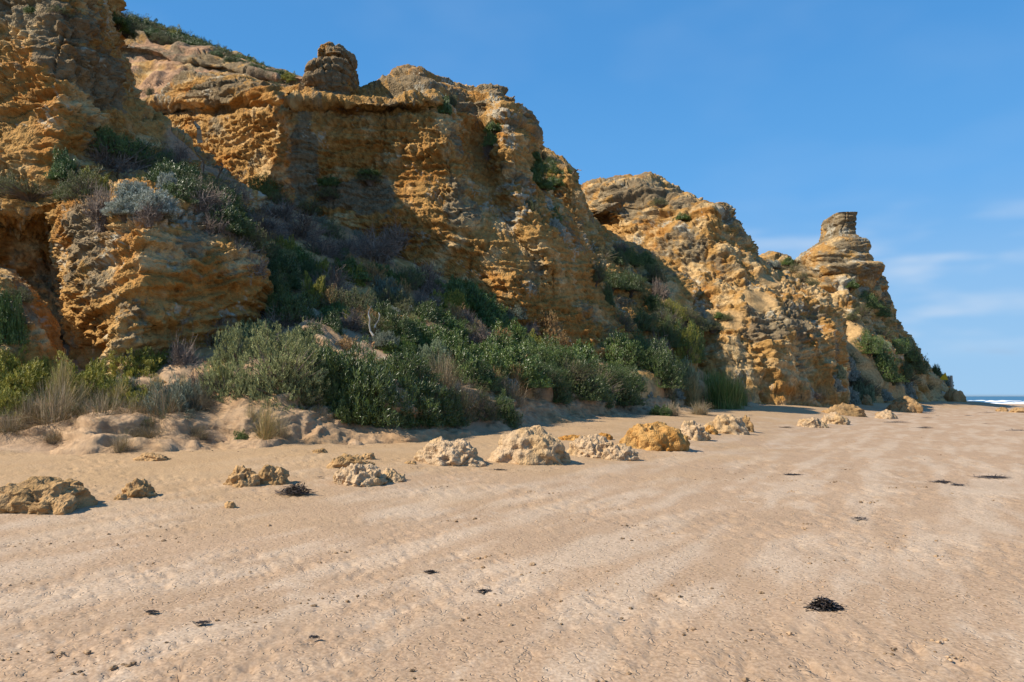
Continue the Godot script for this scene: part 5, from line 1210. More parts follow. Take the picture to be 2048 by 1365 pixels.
	[4, 9.89, 1.48, -44.12, 1.22, 0.67, ", the largest of them", 4],
	[4, 7.34, 1.54, -40.14, 1, 0.5, ", leftmost of them", 4],
	[13, 13.82, 0.79, -47.22, 3.09, 2.44, ", the largest of them", 4],
	[13, 13.93, 1.36, -50.53, 2.09, 2.09, ", leftmost of them", 4],
	[13, 15.79, 0.84, -50.63, 1.57, 1.75, ", rightmost of them", 4],
	[11, 9.99, 0.62, -38.7, 1.87, 0.8, ", rightmost of them", 4],
	[11, 7.83, 0.64, -36.1, 1.99, 0.75, ", the largest of them", 4],
	[1, 7.19, 0.66, -35.39, 1.1, 0.54, ", leftmost of them", 4],
	[8, -10.11, 7.28, -29.93, 1.24, 1.03, ", second from the left", 5],
	[6, -9.74, 7.44, -30.76, 1.49, 1.06, ", second from the left", 5],
	[1, -9.02, 6.96, -30.51, 1.26, 1.05, ", leftmost of them", 5],
	[0, -9.16, 5.99, -28.36, 1.76, 1.37, ", third from the left", 5],
	[6, -8.14, 6.53, -30.45, 1.26, 0.95, ", fourth from the left", 5],
	[1, -7.34, 6.71, -31.58, 2.18, 0.98, ", third from the left", 5],
	[6, -6.92, 6.43, -31.2, 1.08, 0.86, ", fifth from the left", 5],
	[6, -7.64, 5.14, -27.94, 1.16, 1.16, ", the largest of them", 5],
	[9, -7.27, 5.44, -28.75, 2.38, 1.59, ", the largest of them", 5],
	[8, -6.62, 4.73, -27.75, 2.11, 1.15, ", the largest of them", 5],
	[7, -6.97, 4.95, -27.97, 1.16, 0.96, ", third from the left", 5],
	[0, -8.43, 6.45, -29.97, 1.24, 0.93, ", sixth from the left", 5],
	[7, -6.24, 6.58, -32.16, 1.33, 1.11, ", sixth from the left", 5],
	[1, -6.29, 6.93, -32.96, 1.36, 0.91, ", fourth from the left", 5],
	[5, -5.58, 6.05, -31.62, 1.53, 0.98, ", the largest of them", 5],
	[7, -4.93, 5.83, -31.67, 1.31, 0.98, ", eighth from the left", 5],
	[9, -6.92, 8.35, -35.57, 3.19, 1.72, ", twelfth from the left", 5],
	[9, -6.44, 9.92, -39.4, 2.45, 1.63, ", tenth from the right", 5],
	[5, -8.28, 9.96, -38.31, 0.85, 0.69, ", fourth from the left", 5],
	[8, -9.08, 9.39, -35.69, 1.48, 1.23, ", seventh from the left", 5],
	[8, -5.04, 6.72, -33.89, 1.64, 1.17, ", sixth from the right", 5],
	[9, -4.28, 6.95, -35.36, 2.44, 1.34, ", eighth from the right", 5],
	[2, -4.7, 6.99, -34.84, 1.44, 0.96, ", third from the left", 5],
	[1, -2.97, 6.4, -35.93, 1.49, 1.24, ", seventh from the right", 5],
	[1, -2.13, 6.1, -36.53, 2.27, 1.51, ", sixth from the right", 5],
	[1, -1.21, 5.12, -35.64, 2.21, 1.47, ", the largest of them", 5],
	[6, -3.32, 5.57, -33.19, 1.6, 0.92, ", fourth from the right", 5],
	[7, -2.7, 4.7, -31.42, 1.52, 0.98, ", the largest of them", 5],
	[9, -1.99, 4.56, -32.21, 1.33, 1.11, ", fourth from the right", 5],
	[1, -0.6, 4.92, -36.18, 1.5, 1.12, ", third from the right", 5],
	[1, -0.32, 3.98, -33.45, 2.08, 1.27, ", rightmost of them", 5],
	[9, -1.33, 3.53, -30.13, 1.87, 1.25, ", third from the right", 5],
	[8, -1.56, 3.76, -30.43, 1.47, 1.05, ", third from the right", 5],
	[1, -3.76, 6.54, -35.11, 1.21, 0.85, ", eighth from the left", 5],
	[3, -5.66, 4.8, -28.42, 0.69, 0.59, "", 5],
	[4, -4.2, 4.71, -29.4, 0.61, 0.71, ", second from the left", 5],
	[4, -4.7, 4.66, -28.96, 0.6, 0.6, ", leftmost of them", 5],
	[9, -3.86, 5.42, -31.93, 1.76, 1.1, ", seventh from the right", 5],
	[8, -5.03, 5.16, -29.71, 1.64, 1.13, ", ninth from the right", 5],
	[8, -6.04, 5.03, -28.61, 1.58, 0.99, ", ninth from the left", 5],
	[0, -3.83, 3.53, -24.75, 1.54, 1.02, ", fourth from the right", 5],
	[0, -4.95, 4.38, -28.11, 1.16, 0.97, ", fifth from the right", 5],
	[4, -3.5, 4.55, -29.88, 0.93, 0.62, ", the largest of them", 5],
	[2, -3.82, 4.21, -28.46, 0.78, 0.69, ", fourth from the left", 5],
	[9, -11.19, 8.75, -31.75, 2.85, 1.31, ", third from the left", 5],
	[9, -11.23, 10.12, -34.56, 2.62, 1.07, ", fifth from the left", 5],
	[9, -9.85, 8.85, -33.23, 2.98, 1.38, ", sixth from the left", 5],
	[9, -8.68, 7.76, -32.42, 2.68, 1.34, ", seventh from the left", 5],
	[8, -8.59, 6.39, -23.48, 1.46, 0.97, ", leftmost of them", 5],
	[0, -8.48, 4.97, -25.23, 1.74, 1.04, ", second from the left", 5],
	[0, -7.17, 4.06, -23.3, 1.77, 1.12, ", the largest of them", 5],
	[9, -8.33, 5.29, -22.84, 1.42, 1.1, ", second from the left", 5],
	[0, -8.22, 4.14, -24, 1.32, 0.99, ", leftmost of them", 5],
	[5, -6.84, 3.9, -23.3, 1.12, 0.72, ", second from the left", 5],
	[9, -8.73, 5.89, -22.59, 1.4, 0.93, ", leftmost of them", 5],
	[8, -11.07, 11.52, -39.09, 2.16, 0.94, ", fifth from the left", 5],
	[9, -7.99, 8.35, -34.27, 1.89, 1.06, ", tenth from the left", 5],
	[8, -12.27, 11.7, -37.7, 1.56, 0.78, ", fourth from the left", 5],
	[5, -10, 10.38, -37.21, 1.28, 0.77, ", third from the left", 5],
	[8, -0.49, 3.1, -29.81, 1.85, 0.82, ", rightmost of them", 5],
	[0, 0.26, 3.77, -33.89, 1.87, 0.93, ", rightmost of them", 5],
	[7, -0.55, 3.94, -32.95, 1.14, 0.8, ", fourth from the right", 5],
	[0, -6.03, 3.61, -23.3, 1.45, 0.8, ", eighth from the left", 5],
	[9, -5.6, 3.89, -24.98, 1.55, 0.78, ", eleventh from the left", 5],
	[8, -4.54, 3.81, -24.86, 1.54, 0.77, ", tenth from the left", 5],
	[0, -6.14, 2.99, -21.73, 1.2, 0.9, ", fifth from the left", 5],
	[6, -5.63, 4.03, -25.48, 1.05, 0.53, ", sixth from the left", 5],
	[0, -3.66, 4.52, -29.55, 2.24, 1.02, ", second from the right", 5],
	[1, -2.87, 4.17, -29.8, 2.06, 1.03, ", ninth from the left", 5],
	[8, -4.44, 4.69, -29.24, 1.82, 0.81, ", eighth from the right", 5],
	[5, -4.14, 3.27, -23.58, 0.98, 0.57, ", third from the right", 5],
	[8, -5.59, 2.66, -21.09, 1.02, 0.58, ", sixth from the left", 5],
	[0, -3.39, 3.22, -25.27, 1.74, 0.87, ", third from the right", 5],
	[1, -3.83, 2.96, -23.72, 1.31, 0.65, ", sixth from the left", 5],
	[1, -15.24, 10.62, -26.54, 2.31, 1.02, ", the largest of them", 6],
	[1, -14.92, 10.61, -27.71, 2.14, 1.07, ", fourth from the right", 6],
	[9, -14.97, 9.64, -26.47, 3.07, 1.53, ", the largest of them", 6],
	[8, -14.9, 10.2, -27.34, 2.9, 1.58, ", the largest of them", 6],
	[8, -14.03, 8.04, -23.4, 1.81, 1.13, ", fourth from the left", 6],
	[6, -14.63, 8.65, -24.67, 1.67, 0.83, "", 6],
	[1, -15.45, 9.1, -24.42, 1.06, 1.06, ", third from the left", 6],
	[1, -15.03, 8.27, -23.95, 0.69, 0.58, ", fourth from the left", 6],
	[0, -14.49, 10.44, -28.42, 2.47, 1.37, ", leftmost of them", 6],
	[0, -11.95, 8.79, -24.85, 2.16, 1.2, ", the largest of them", 6],
	[0, -10.39, 7.67, -22.64, 1.75, 0.98, ", third from the left", 6],
	[4, -11.58, 7.62, -21.87, 1.27, 0.68, ", second from the left", 6],
	[4, -11.63, 8.47, -24.03, 0.88, 0.81, ", rightmost of them", 6],
	[4, -10.54, 7.02, -21.06, 1.42, 0.81, ", the largest of them", 6],
	[4, -11.43, 6.95, -21.07, 1.22, 0.61, ", leftmost of them", 6],
	[9, -12.33, 6.87, -21.36, 1.24, 1.24, ", leftmost of them", 6],
	[9, -9.9, 7.34, -22.64, 1.97, 1.31, ", third from the right", 6],
	[8, -10.89, 8.33, -24.46, 1.65, 0.94, ", third from the right", 6],
	[1, -13.59, 10.5, -30.01, 1.74, 0.87, ", third from the right", 6],
	[5, -15.16, 9.04, -25.1, 1.21, 0.73, "", 6],
	[8, -16.38, 8.34, -24.19, 2.57, 0.7, ", third from the left", 6],
	[8, -17.38, 8.64, -24.64, 1.9, 0.71, ", leftmost of them", 6],
	[9, -14.09, 11.05, -29.69, 1.72, 1.43, ", fourth from the left", 6],
	[9, -12.81, 10.34, -31.78, 2.46, 1.23, ", rightmost of them", 6],
	[1, -14.42, 13.15, -41.13, 2.38, 1.27, ", second from the right", 6],
	[1, -13.46, 12.73, -40.45, 2.34, 0.98, ", rightmost of them", 6],
	[0, -10.13, 7.88, -24.75, 1.91, 0.96, ", second from the right", 6],
	[8, -11.68, 9.27, -27.54, 1.6, 0.93, ", second from the right", 6],
	[9, -10.54, 6.73, -20.78, 1, 0.8, ", third from the left", 6],
	[0, -9.23, 6.86, -22.99, 2, 1, ", rightmost of them", 6],
	[9, -9.31, 6.65, -22.41, 1.3, 0.87, ", second from the right", 6],
	[8, -12.49, 9.54, -32.19, 2.18, 1.09, ", rightmost of them", 6],
	[1, -13.2, 3.08, -19.01, 0.73, 1.28, ", second from the left", 6],
	[1, -13.76, 3.61, -19.01, 1.1, 1.1, ", leftmost of them", 6],
	[8, -13.57, 4.24, -19.76, 0.76, 0.48, ", second from the left", 6],
	[1, -10.27, 13.29, -39.59, 1.37, 0.6, ", second from the left", 7],
	[1, -7.95, 13.92, -39.79, 1.51, 0.38, ", third from the left", 7],
	[8, -7.94, 13.62, -39.75, 1.64, 0.82, ", the largest of them", 7],
	[8, -10.08, 12.59, -39.44, 1.63, 0.82, ", seventh from the left", 7],
	[1, -1.03, 17.59, -42.69, 1.18, 0.65, ", fourth from the right", 7],
	[1, -1.18, 16.75, -42.76, 1.03, 1.03, ", the largest of them", 7],
	[9, -1.33, 16.18, -42.91, 1.18, 1.33, ", the largest of them", 7],
	[1, -3.82, 17.75, -40.23, 0.83, 1.11, ", fifth from the left", 7],
	[8, -3.52, 18.78, -41.67, 0.72, 0.86, ", fourth from the right", 7],
	[8, 1.19, 12.08, -41.31, 1.28, 1, ", second from the right", 7],
	[1, 2.43, 12.16, -42.84, 1.03, 0.89, ", second from the right", 7],
	[4, 2.14, 12.81, -42.97, 0.53, 0.89, ", second from the left", 7],
	[4, 2.53, 11.08, -42.08, 1.04, 1.16, ", the largest of them", 7],
	[8, 1.04, 12.39, -41.36, 0.86, 0.71, ", third from the right", 7],
	[8, -14.12, 20.05, -42.85, 1.33, 0.74, ", fifth from the left", 7],
	[8, -16.23, 24.77, -53.9, 1.49, 0.82, ", sixth from the left", 7],
	[8, -16.78, 23.08, -49.29, 1.02, 0.61, ", fourth from the left", 7],
	[12, -16.71, 25.14, -54.2, 1.12, 0.82, "", 7],
	[1, 16.84, 18.98, -70.48, 1.94, 0.68, ", rightmost of them", 7],
	[8, 15.07, 21.04, -72.56, 2, 0.9, ", rightmost of them", 7],
	[1, 1.42, 15.21, -43.76, 1.21, 0.6, ", third from the right", 7],
	[1, -4.67, 18, -40.12, 0.55, 0.44, ", fourth from the left", 7],
	[8, -20.06, 20.94, -44.54, 0.43, 0.43, ", third from the left", 7],
	[8, -28.13, 24.96, -54.72, 0.68, 0.83, ", second from the left", 7],
	[4, -16.42, 16.24, -26.69, 0.66, 0.37, ", leftmost of them", 7],
	[8, -16.63, 15.59, -25.68, 0.89, 0.39, ", leftmost of them", 7],
	[1, -17.64, 15.66, -25.81, 0.71, 0.32, ", leftmost of them", 7],
	[9, -16.7, 15.39, -25.66, 0.88, 0.35, ", leftmost of them", 7],
	[8, 1.86, 17.31, -47.04, 1.3, 0.71, ", leftmost of them", 8],
	[1, 2.9, 19.85, -58.02, 2.4, 1.2, ", fifth from the left", 8],
	[1, 3.89, 19.17, -57.56, 1.98, 1.11, ", fourth from the right", 8],
	[9, 1.7, 17.98, -47.21, 0.98, 0.59, ", leftmost of them", 8],
	[1, 1.61, 15.87, -44.85, 1.24, 0.8, ", third from the left", 8],
	[8, 4.3, 19.03, -57.66, 1.43, 0.8, ", fourth from the left", 8],
	[1, 10.04, 12.75, -61, 2.52, 1.47, ", the largest of them", 8],
	[1, 11.83, 13.27, -63.81, 2.2, 1.32, ", rightmost of them", 8],
	[0, 8.43, 12.33, -58.67, 2.43, 1.62, ", third from the left", 8],
	[2, 12.32, 12.45, -62.95, 1.74, 0.96, "", 8],
	[8, 7.06, 12.52, -57.52, 2.38, 1.59, ", third from the right", 8],
	[0, 7.48, 9.89, -54.83, 3.03, 1.7, ", second from the left", 8],
	[0, 9.25, 9.93, -56.38, 2.72, 1.75, ", fourth from the left", 8],
	[8, 12.21, 11.52, -61.33, 2.11, 1.48, ", rightmost of them", 8],
	[9, 9.27, 13.93, -61.5, 2.12, 1.06, ", second from the right", 8],
	[8, 5.14, 8.79, -44.47, 1.84, 1.38, ", fifth from the left", 8],
	[0, 5.92, 7.25, -44.62, 0.92, 1.54, ", leftmost of them", 8],
	[0, 9.38, 6.46, -52.91, 3.28, 1.82, ", the largest of them", 8],
	[8, 6.58, 5.64, -43.96, 2.43, 1.52, ", the largest of them", 8],
	[0, 11.01, 8.36, -56.48, 1.56, 1.56, ", rightmost of them", 8],
	[9, 12.05, 9.43, -58.58, 2.02, 2.02, ", the largest of them", 8],
	[1, 1.34, 14.61, -43.34, 1.32, 0.78, ", leftmost of them", 8],
	[8, 2.73, 20.87, -58.6, 1.62, 0.81, ", second from the left", 8],
	[1, 3.25, 18.42, -57, 1.97, 0.94, ", sixth from the left", 8],
	[1, 1.88, 14.38, -43.94, 1.52, 0.67, ", fourth from the left", 8],
	[8, 3.53, 20.25, -58.35, 1.45, 0.8, ", third from the left", 8],
	[1, 1.45, 16.51, -44.82, 0.93, 0.62, ", second from the left", 8],
	[6, 3, 19.32, -57.64, 1.43, 0.72, "", 8],
	[1, 4.79, 18.57, -57.76, 1.35, 0.8, ", third from the right", 8],
	[8, 16.98, 7.22, -61.15, 2.11, 0.84, ", the largest of them", 9],
	[8, 18.4, 8.11, -61.58, 1.27, 0.64, ", rightmost of them", 9],
	[1, 17.86, 8.32, -61.93, 1.02, 0.6, "", 9],
	[8, 16.14, 7.72, -61.95, 1.28, 0.77, ", second from the left", 9],
	[8, 14.94, 7.91, -59.71, 1.24, 0.74, ", leftmost of them", 9],
	[4, 15.84, 7.26, -61.65, 0.77, 0.6, "", 9],
	[8, 36.91, 17.73, -93.6, 3.15, 1.58, ", leftmost of them", 10],
	[8, 37.33, 16.4, -92.31, 2.8, 1.4, ", second from the left", 10],
	[1, 36.99, 19.21, -96.29, 1.94, 1.13, ", leftmost of them", 10],
	[8, 37.96, 15.33, -90.81, 2.29, 1.22, ", third from the left", 10],
	[4, 34.79, 18.78, -95.79, 2.42, 1.13, ", leftmost of them", 10],
	[8, 50.28, 19.44, -101.47, 3.42, 1.2, ", ninth from the left", 10],
	[8, 44.21, 18.1, -93.86, 2.37, 0.95, ", fourth from the left", 10],
	[1, 42.23, 15.18, -89.81, 2.27, 1.21, ", second from the left", 10],
	[1, 44.91, 12.81, -91, 3.83, 2.14, ", third from the left", 10],
	[1, 48.77, 12.24, -95.56, 3.54, 1.93, ", fifth from the left", 10],
	[8, 42.5, 11.52, -88.04, 2.96, 1.63, ", seventh from the left", 10],
	[8, 41, 10.79, -86.86, 2.19, 1.32, ", sixth from the left", 10],
	[1, 41.5, 6.72, -84.48, 3.55, 2.56, ", fourth from the left", 10],
	[8, 45.22, 8.52, -88.82, 3.74, 1.64, ", sixth from the right", 10],
	[3, 43.38, 7.14, -86.47, 3.64, 1.46, ", third from the left", 10],
	[1, 47.41, 7.1, -90.77, 4.58, 2.29, ", second from the right", 10],
	[3, 51.85, 7.8, -96.69, 4.07, 1.95, ", the largest of them", 10],
	[1, 52.43, 6.46, -96.64, 4.07, 2.76, ", rightmost of them", 10],
	[0, 53.33, 5.47, -97.14, 3.6, 3.27, ", second from the left", 10],
	[4, 40.57, 7.92, -84.9, 1.43, 0.86, ", fourth from the right", 10],
	[1, 43.8, 3.53, -85.24, 4.59, 3.73, ", the largest of them", 10],
	[0, 48.21, 3.95, -90.17, 3.79, 2.73, ", the largest of them", 10],
	[8, 49.37, 3.04, -91.24, 3.84, 2.3, ", the largest of them", 10],
	[0, 54.65, 4.84, -98.34, 3.31, 3.31, ", third from the left", 10],
	[1, 43.49, 5.31, -85.64, 2.88, 1.87, ", fourth from the right", 10],
	[8, 59.28, 5.42, -104.7, 2.29, 2.29, ", third from the right", 10],
	[0, 66.53, 4.81, -113.85, 1.92, 1.92, ", rightmost of them", 10],
	[4, 33.55, 4.51, -73.03, 2.09, 1.47, ", third from the left", 10],
	[3, 28.48, 3.28, -64.49, 2.17, 1.41, ", leftmost of them", 10],
	[4, 37.78, 3.44, -81.14, 2.73, 1.77, ", fifth from the left", 10],
	[4, 27.87, 2.17, -63.69, 2.36, 1.61, ", second from the left", 10],
	[4, 33.11, 1.01, -72.34, 2.92, 1.95, ", the largest of them", 10],
	[3, 38.58, 1.22, -80.07, 2.69, 2.02, ", second from the left", 10],
	[8, 38.68, 2.6, -80.73, 2.72, 1.77, ", eighth from the left", 10],
	[4, 42.02, 1.2, -82.83, 2.79, 1.53, ", third from the right", 10],
	[8, 39.93, 1.77, -81.1, 3, 1.91, ", seventh from the right", 10],
	[4, 48.31, 1.48, -89.38, 2.86, 1.96, ", second from the right", 10],
	[8, 38.54, 5.47, -82.61, 2.09, 1.25, ", fifth from the left", 10],
	[8, 56.28, 2.48, -99.01, 2.5, 1.33, ", second from the right", 10],
	[4, 68.7, 3.42, -115.49, 2.92, 1.75, ", rightmost of them", 10],
	[3, 67.11, 4.02, -113.82, 2.3, 1.34, ", rightmost of them", 10],
	[8, 44.59, 2.95, -85.67, 2.16, 1.01, ", fifth from the right", 10],
	[11, 26.12, 1.3, -61.67, 2.59, 1.3, "", 10],
	[9, 24.95, 1.31, -60.91, 2.05, 1.02, "", 10],
	[11, -9.66, 0.74, -16.45, 0.74, 0.25, ", thirteenth from the left", 0],
	[10, -8.23, 1.51, -18.17, 0.67, 0.74, ", rightmost of them", 0],
	[10, -9.54, 1.27, -17.63, 0.74, 0.81, ", fifth from the left", 0],
	[11, -8.36, 0.8, -16.78, 1.19, 0.4, ", tenth from the right", 0],
	[11, -7.55, 1.2, -17.81, 0.86, 0.48, ", rightmost of them", 0],
	[10, -12.09, 1.15, -17.11, 0.49, 0.53, ", second from the left", 0],
	[11, -8.32, 0.61, -16.28, 1.12, 0.38, ", twelfth from the right", 0],
	[11, -7.83, 1.36, -17.99, 1.15, 0.64, ", fourth from the right", 0],
	[6, -10.84, 1.45, -17.99, 1.25, 0.7, ", seventh from the left", 0],
	[11, -10.02, 0.76, -16.45, 0.69, 0.23, ", twelfth from the left", 0],
	[8, -9.29, 1.51, -18.35, 0.78, 0.43, ", third from the left", 0],
	[11, -10.66, 1.16, -17.29, 0.83, 0.47, ", tenth from the left", 0],
	[11, -8.06, 0.59, -16.28, 1.16, 0.39, ", ninth from the right", 0],
	[11, -12.33, 0.98, -16.61, 1.15, 0.64, ", leftmost of them", 0],
	[11, -12.17, 1.51, -17.99, 0.81, 0.45, ", fourth from the left", 0],
	[11, -7.36, 0.67, -16.94, 1, 0.33, ", fifth from the right", 0],
	[11, -10.04, 1.36, -17.81, 0.95, 0.53, ", sixteenth from the left", 0],
	[10, -9.63, 1.44, -18.17, 0.55, 0.6, ", fourth from the right", 0],
	[11, -7.16, 0.61, -16.78, 0.7, 0.24, ", second from the right", 0],
	[11, -11.06, 1.03, -16.94, 1.09, 0.61, ", seventh from the left", 0],
	[11, -8.66, 1.09, -17.46, 0.78, 0.43, ", eighth from the right", 0],
	[11, -8.23, 0.56, -16.28, 0.78, 0.26, ", eleventh from the right", 0],
	[6, -9.8, 1.48, -18.17, 1.23, 0.69, ", fourth from the right", 0],
	[5, -9.82, 1.1, -17.29, 0.75, 0.42, ", leftmost of them", 0],
	[11, -9.98, 0.61, -15.96, 0.94, 0.32, ", ninth from the left", 0],
	[10, -10.34, 1.22, -17.46, 0.75, 0.82, ", fourth from the left", 0],
	[11, -10.55, 1.08, -17.11, 0.93, 0.52, ", eleventh from the left", 0],
	[11, -10.92, 0.73, -16.28, 0.83, 0.28, ", fifth from the left", 0],
	[11, -12.1, 1.07, -16.94, 0.97, 0.54, ", second from the left", 0],
	[10, -12.42, 1.24, -17.11, 0.76, 0.83, ", leftmost of them", 0],
	[11, -9.37, 0.64, -16.28, 0.79, 0.27, ", fourteenth from the left", 0],
	[11, -8.75, 1.2, -17.63, 0.77, 0.43, ", seventh from the right", 0],
	[10, -8.61, 1.13, -17.63, 0.62, 0.68, ", second from the right", 0],
	[11, -8.7, 0.8, -16.78, 1.13, 0.38, ", thirteenth from the right", 0],
	[0, -8, 7.75, -33.14, 1.24, 0.75, ", sixth from the right", 5],
	[0, -9.01, 7.68, -31.97, 1.04, 0.63, ", seventh from the left", 5],
	[7, -9.96, 7.5, -30.59, 1.23, 0.74, ", second from the left", 5],
	[6, -8.33, 4.72, -24.24, 0.9, 0.54, ", leftmost of them", 5],
	[9, -3.88, 6.44, -34.67, 1.54, 0.93, ", sixth from the right", 5],
	[7, -7.42, 7.33, -32.91, 1.36, 0.82, ", fourth from the left", 5],
	[7, -1.64, 4.19, -31.65, 1.25, 0.75, ", fifth from the right", 5],
	[6, -0.35, 4.4, -34.91, 1.46, 0.88, ", rightmost of them", 5],
	[9, 0.89, 4.83, -39.14, 1.71, 1.03, ", rightmost of them", 5],
	[9, -7.65, 7.34, -32.74, 1.15, 0.69, ", ninth from the left", 5],
	[1, -0.51, 3.9, -32.91, 1, 0.6, ", second from the right", 5],
	[7, -4.68, 5.1, -29.9, 0.95, 0.57, ", seventh from the left", 5],
	[6, -3.58, 4.84, -30.51, 1.23, 0.74, ", fifth from the right", 5],
	[7, 1.93, 5.5, -39.68, 1.42, 0.85, ", third from the right", 5],
	[9, -3.93, 5.06, -30.64, 1.46, 0.88, ", ninth from the right", 5],
	[9, -3.03, 3.8, -28.48, 1.25, 0.75, ", fifth from the right", 5],
	[2, -1.7, 6.24, -37.93, 1.39, 0.83, ", second from the right", 5],
	[8, -4.2, 4.79, -29.58, 1.3, 0.78, ", fifth from the right", 5],
	[2, -10.2, 7.39, -30.06, 1.17, 0.7, ", leftmost of them", 5],
	[2, -0.05, 4.21, -34.81, 1.52, 0.91, ", rightmost of them", 5],
	[8, -8.83, 5.56, -26.33, 1.31, 0.79, ", third from the left", 5],
	[1, -6.03, 7.17, -33.82, 1.05, 0.63, ", fifth from the left", 5],
	[8, -1.22, 6.27, -39.09, 1.34, 0.81, ", second from the right", 5],
	[8, -4.54, 5.15, -30.11, 1.35, 0.81, ", seventh from the right", 5],
	[5, -10.09, 8.08, -31.55, 1.05, 0.63, ", leftmost of them", 5],
	[7, 2.13, 4.41, -39.44, 1.73, 1.04, ", second from the right", 5],
	[5, 0.11, 5.82, -39.06, 1.55, 0.93, ", rightmost of them", 5],
	[1, -5.37, 6.79, -33.74, 1.09, 0.65, ", seventh from the left", 5],
	[9, -10.35, 8.18, -31.4, 1.33, 0.8, ", fourth from the left", 5],
	[1, -1.27, 5.03, -35.26, 1.23, 0.74, ", fifth from the right", 5],
	[6, -2.82, 5.91, -34.82, 1.53, 0.92, ", third from the right", 5],
	[6, -2.3, 6.63, -37.86, 1.78, 1.07, ", second from the right", 5],
	[7, -10.63, 8.12, -31.02, 1.09, 0.65, ", leftmost of them", 5],
	[1, -6.32, 4.37, -25.99, 1.2, 0.72, ", second from the left", 5],
	[8, -2.24, 6.18, -36.52, 1.61, 0.97, ", fourth from the right", 5],
	[7, 2.5, 4.02, -39.68, 1.69, 1.01, ", rightmost of them", 5],
	[9, 0.74, 3.72, -34.73, 0.94, 0.56, ", second from the right", 5],
	[5, -5.08, 5.66, -31.02, 1.26, 0.76, ", second from the right", 5],
	[7, -5.58, 4.39, -27.55, 1.11, 0.67, ", fifth from the left", 5],
	[2, -9.58, 7.03, -30.13, 1.43, 0.86, ", the largest of them", 5],
	[1, -17.31, 17.8, -30.63, 1.32, 0.48, ", leftmost of them", 11],
	[8, -18.63, 19.17, -33.34, 1.63, 0.72, ", leftmost of them", 11],
	[8, -35.85, 35.93, -65.17, 3.11, 1.42, ", second from the left", 11],
	[1, -34.97, 35.38, -64.5, 3.06, 1.37, ", the largest of them", 11],
	[8, -34.82, 35.7, -65.09, 3.11, 1.45, ", the largest of them", 11],
	[8, -34.09, 35.6, -65.11, 2.73, 1.26, ", sixth from the left", 11],
	[1, -33.52, 35.29, -64.73, 2.3, 1.38, ", fourth from the left", 11],
	[8, -32.41, 34.49, -63.76, 1.92, 1, ", seventh from the left", 11],
	[8, -31.92, 34.3, -63.67, 2.43, 1.04, ", ninth from the left", 11],
	[6, -31.71, 34.49, -64.16, 2.11, 0.96, ", leftmost of them", 11],
	[1, -31.37, 34.62, -64.6, 2.5, 0.96, ", sixth from the left", 11],
	[6, -30.35, 33.72, -63.32, 1.92, 1.11, ", the largest of them", 11],
	[1, -30.02, 33.62, -63.28, 2.2, 0.87, ", eighth from the left", 11],
	[8, -29.54, 33.6, -63.58, 2.27, 1.17, ", twelfth from the left", 11],
	[1, -28.82, 33, -62.8, 1.94, 1, ", tenth from the left", 11],
	[1, -28.13, 32.86, -62.96, 1.8, 0.92, ", twelfth from the left", 11],
	[1, -27.21, 31.88, -61.31, 2.43, 1, ", thirteenth from the left", 11],
	[1, -26.59, 31.87, -61.7, 1.81, 0.75, ", fourteenth from the left", 11],
	[8, -25.79, 31.17, -60.67, 1.55, 0.9, ", eighth from the right", 11],
	[8, -25.72, 31.62, -61.82, 1.79, 1.02, ", seventh from the right", 11],
	[1, -25.08, 31.05, -60.94, 1.8, 0.78, ", eleventh from the right", 11],
	[8, -23.92, 30.14, -59.6, 1.7, 0.69, ", fifth from the right", 11],
	[1, -23.9, 30.61, -60.8, 1.41, 0.67, ", tenth from the right", 11],
	[1, -22.74, 29.42, -58.8, 1.68, 0.77, ", ninth from the right", 11],
	[1, -22.91, 30, -60.11, 1.67, 0.83, ", eighth from the right", 11],
	[1, -21.75, 28.92, -58.32, 1.39, 0.68, ", seventh from the right", 11],
	[6, -21.35, 28.7, -58.1, 1.62, 0.67, ", third from the left", 11],
	[1, -20.92, 28.67, -58.29, 1.34, 0.6, ", fifth from the right", 11],
	[1, -20.04, 27.87, -57.04, 1.28, 0.6, ", third from the right", 11],
	[8, -18.97, 27.06, -55.82, 1.6, 0.58, ", rightmost of them", 11],
	[1, -18.52, 26.93, -55.78, 1.08, 0.52, ", second from the right", 11],
	[1, -18.19, 26.95, -56.04, 1.34, 0.64, ", rightmost of them", 11],
	[6, -17.39, 26.18, -54.63, 1.27, 0.59, ", second from the right", 11],
	[6, -16.98, 25.87, -54.27, 0.97, 0.63, ", rightmost of them", 11],
	[0, -18.34, 18.75, -32.79, 1.03, 0.54, ", the largest of them", 11],
	[0, -20.14, 20.47, -36.51, 1.13, 0.59, ", second from the left", 11],
	[1, -33.44, 33.08, -61.1, 1.88, 0.99, ", second from the left", 11],
	[8, -32.95, 33.22, -61.36, 1.85, 0.97, ", third from the left", 11],
	[8, -32.67, 33.47, -61.76, 1.83, 0.97, ", fifth from the left", 11],
	[0, -32.73, 33.78, -62.3, 1.83, 0.97, ", third from the left", 11],
	[1, -31.35, 32.89, -61.2, 1.75, 0.93, ", fifth from the left", 11],
	[8, -30.53, 32.22, -60.47, 1.7, 0.91, ", eighth from the left", 11],
	[0, -30.56, 32.79, -61.32, 1.7, 0.91, ", fourth from the left", 11],
	[8, -29.5, 31.82, -60.22, 1.64, 0.88, ", tenth from the left", 11],
	[1, -29.66, 32.6, -61.4, 1.65, 0.89, ", seventh from the left", 11],
	[8, -28.6, 31.72, -60.31, 1.58, 0.86, ", eleventh from the left", 11],
	[0, -28.5, 32.04, -60.86, 1.58, 0.85, ", fifth from the left", 11],
	[1, -27.79, 31.49, -60.23, 1.53, 0.83, ", ninth from the left", 11],
	[1, -27.19, 31.33, -60.19, 1.5, 0.82, ", eleventh from the left", 11],
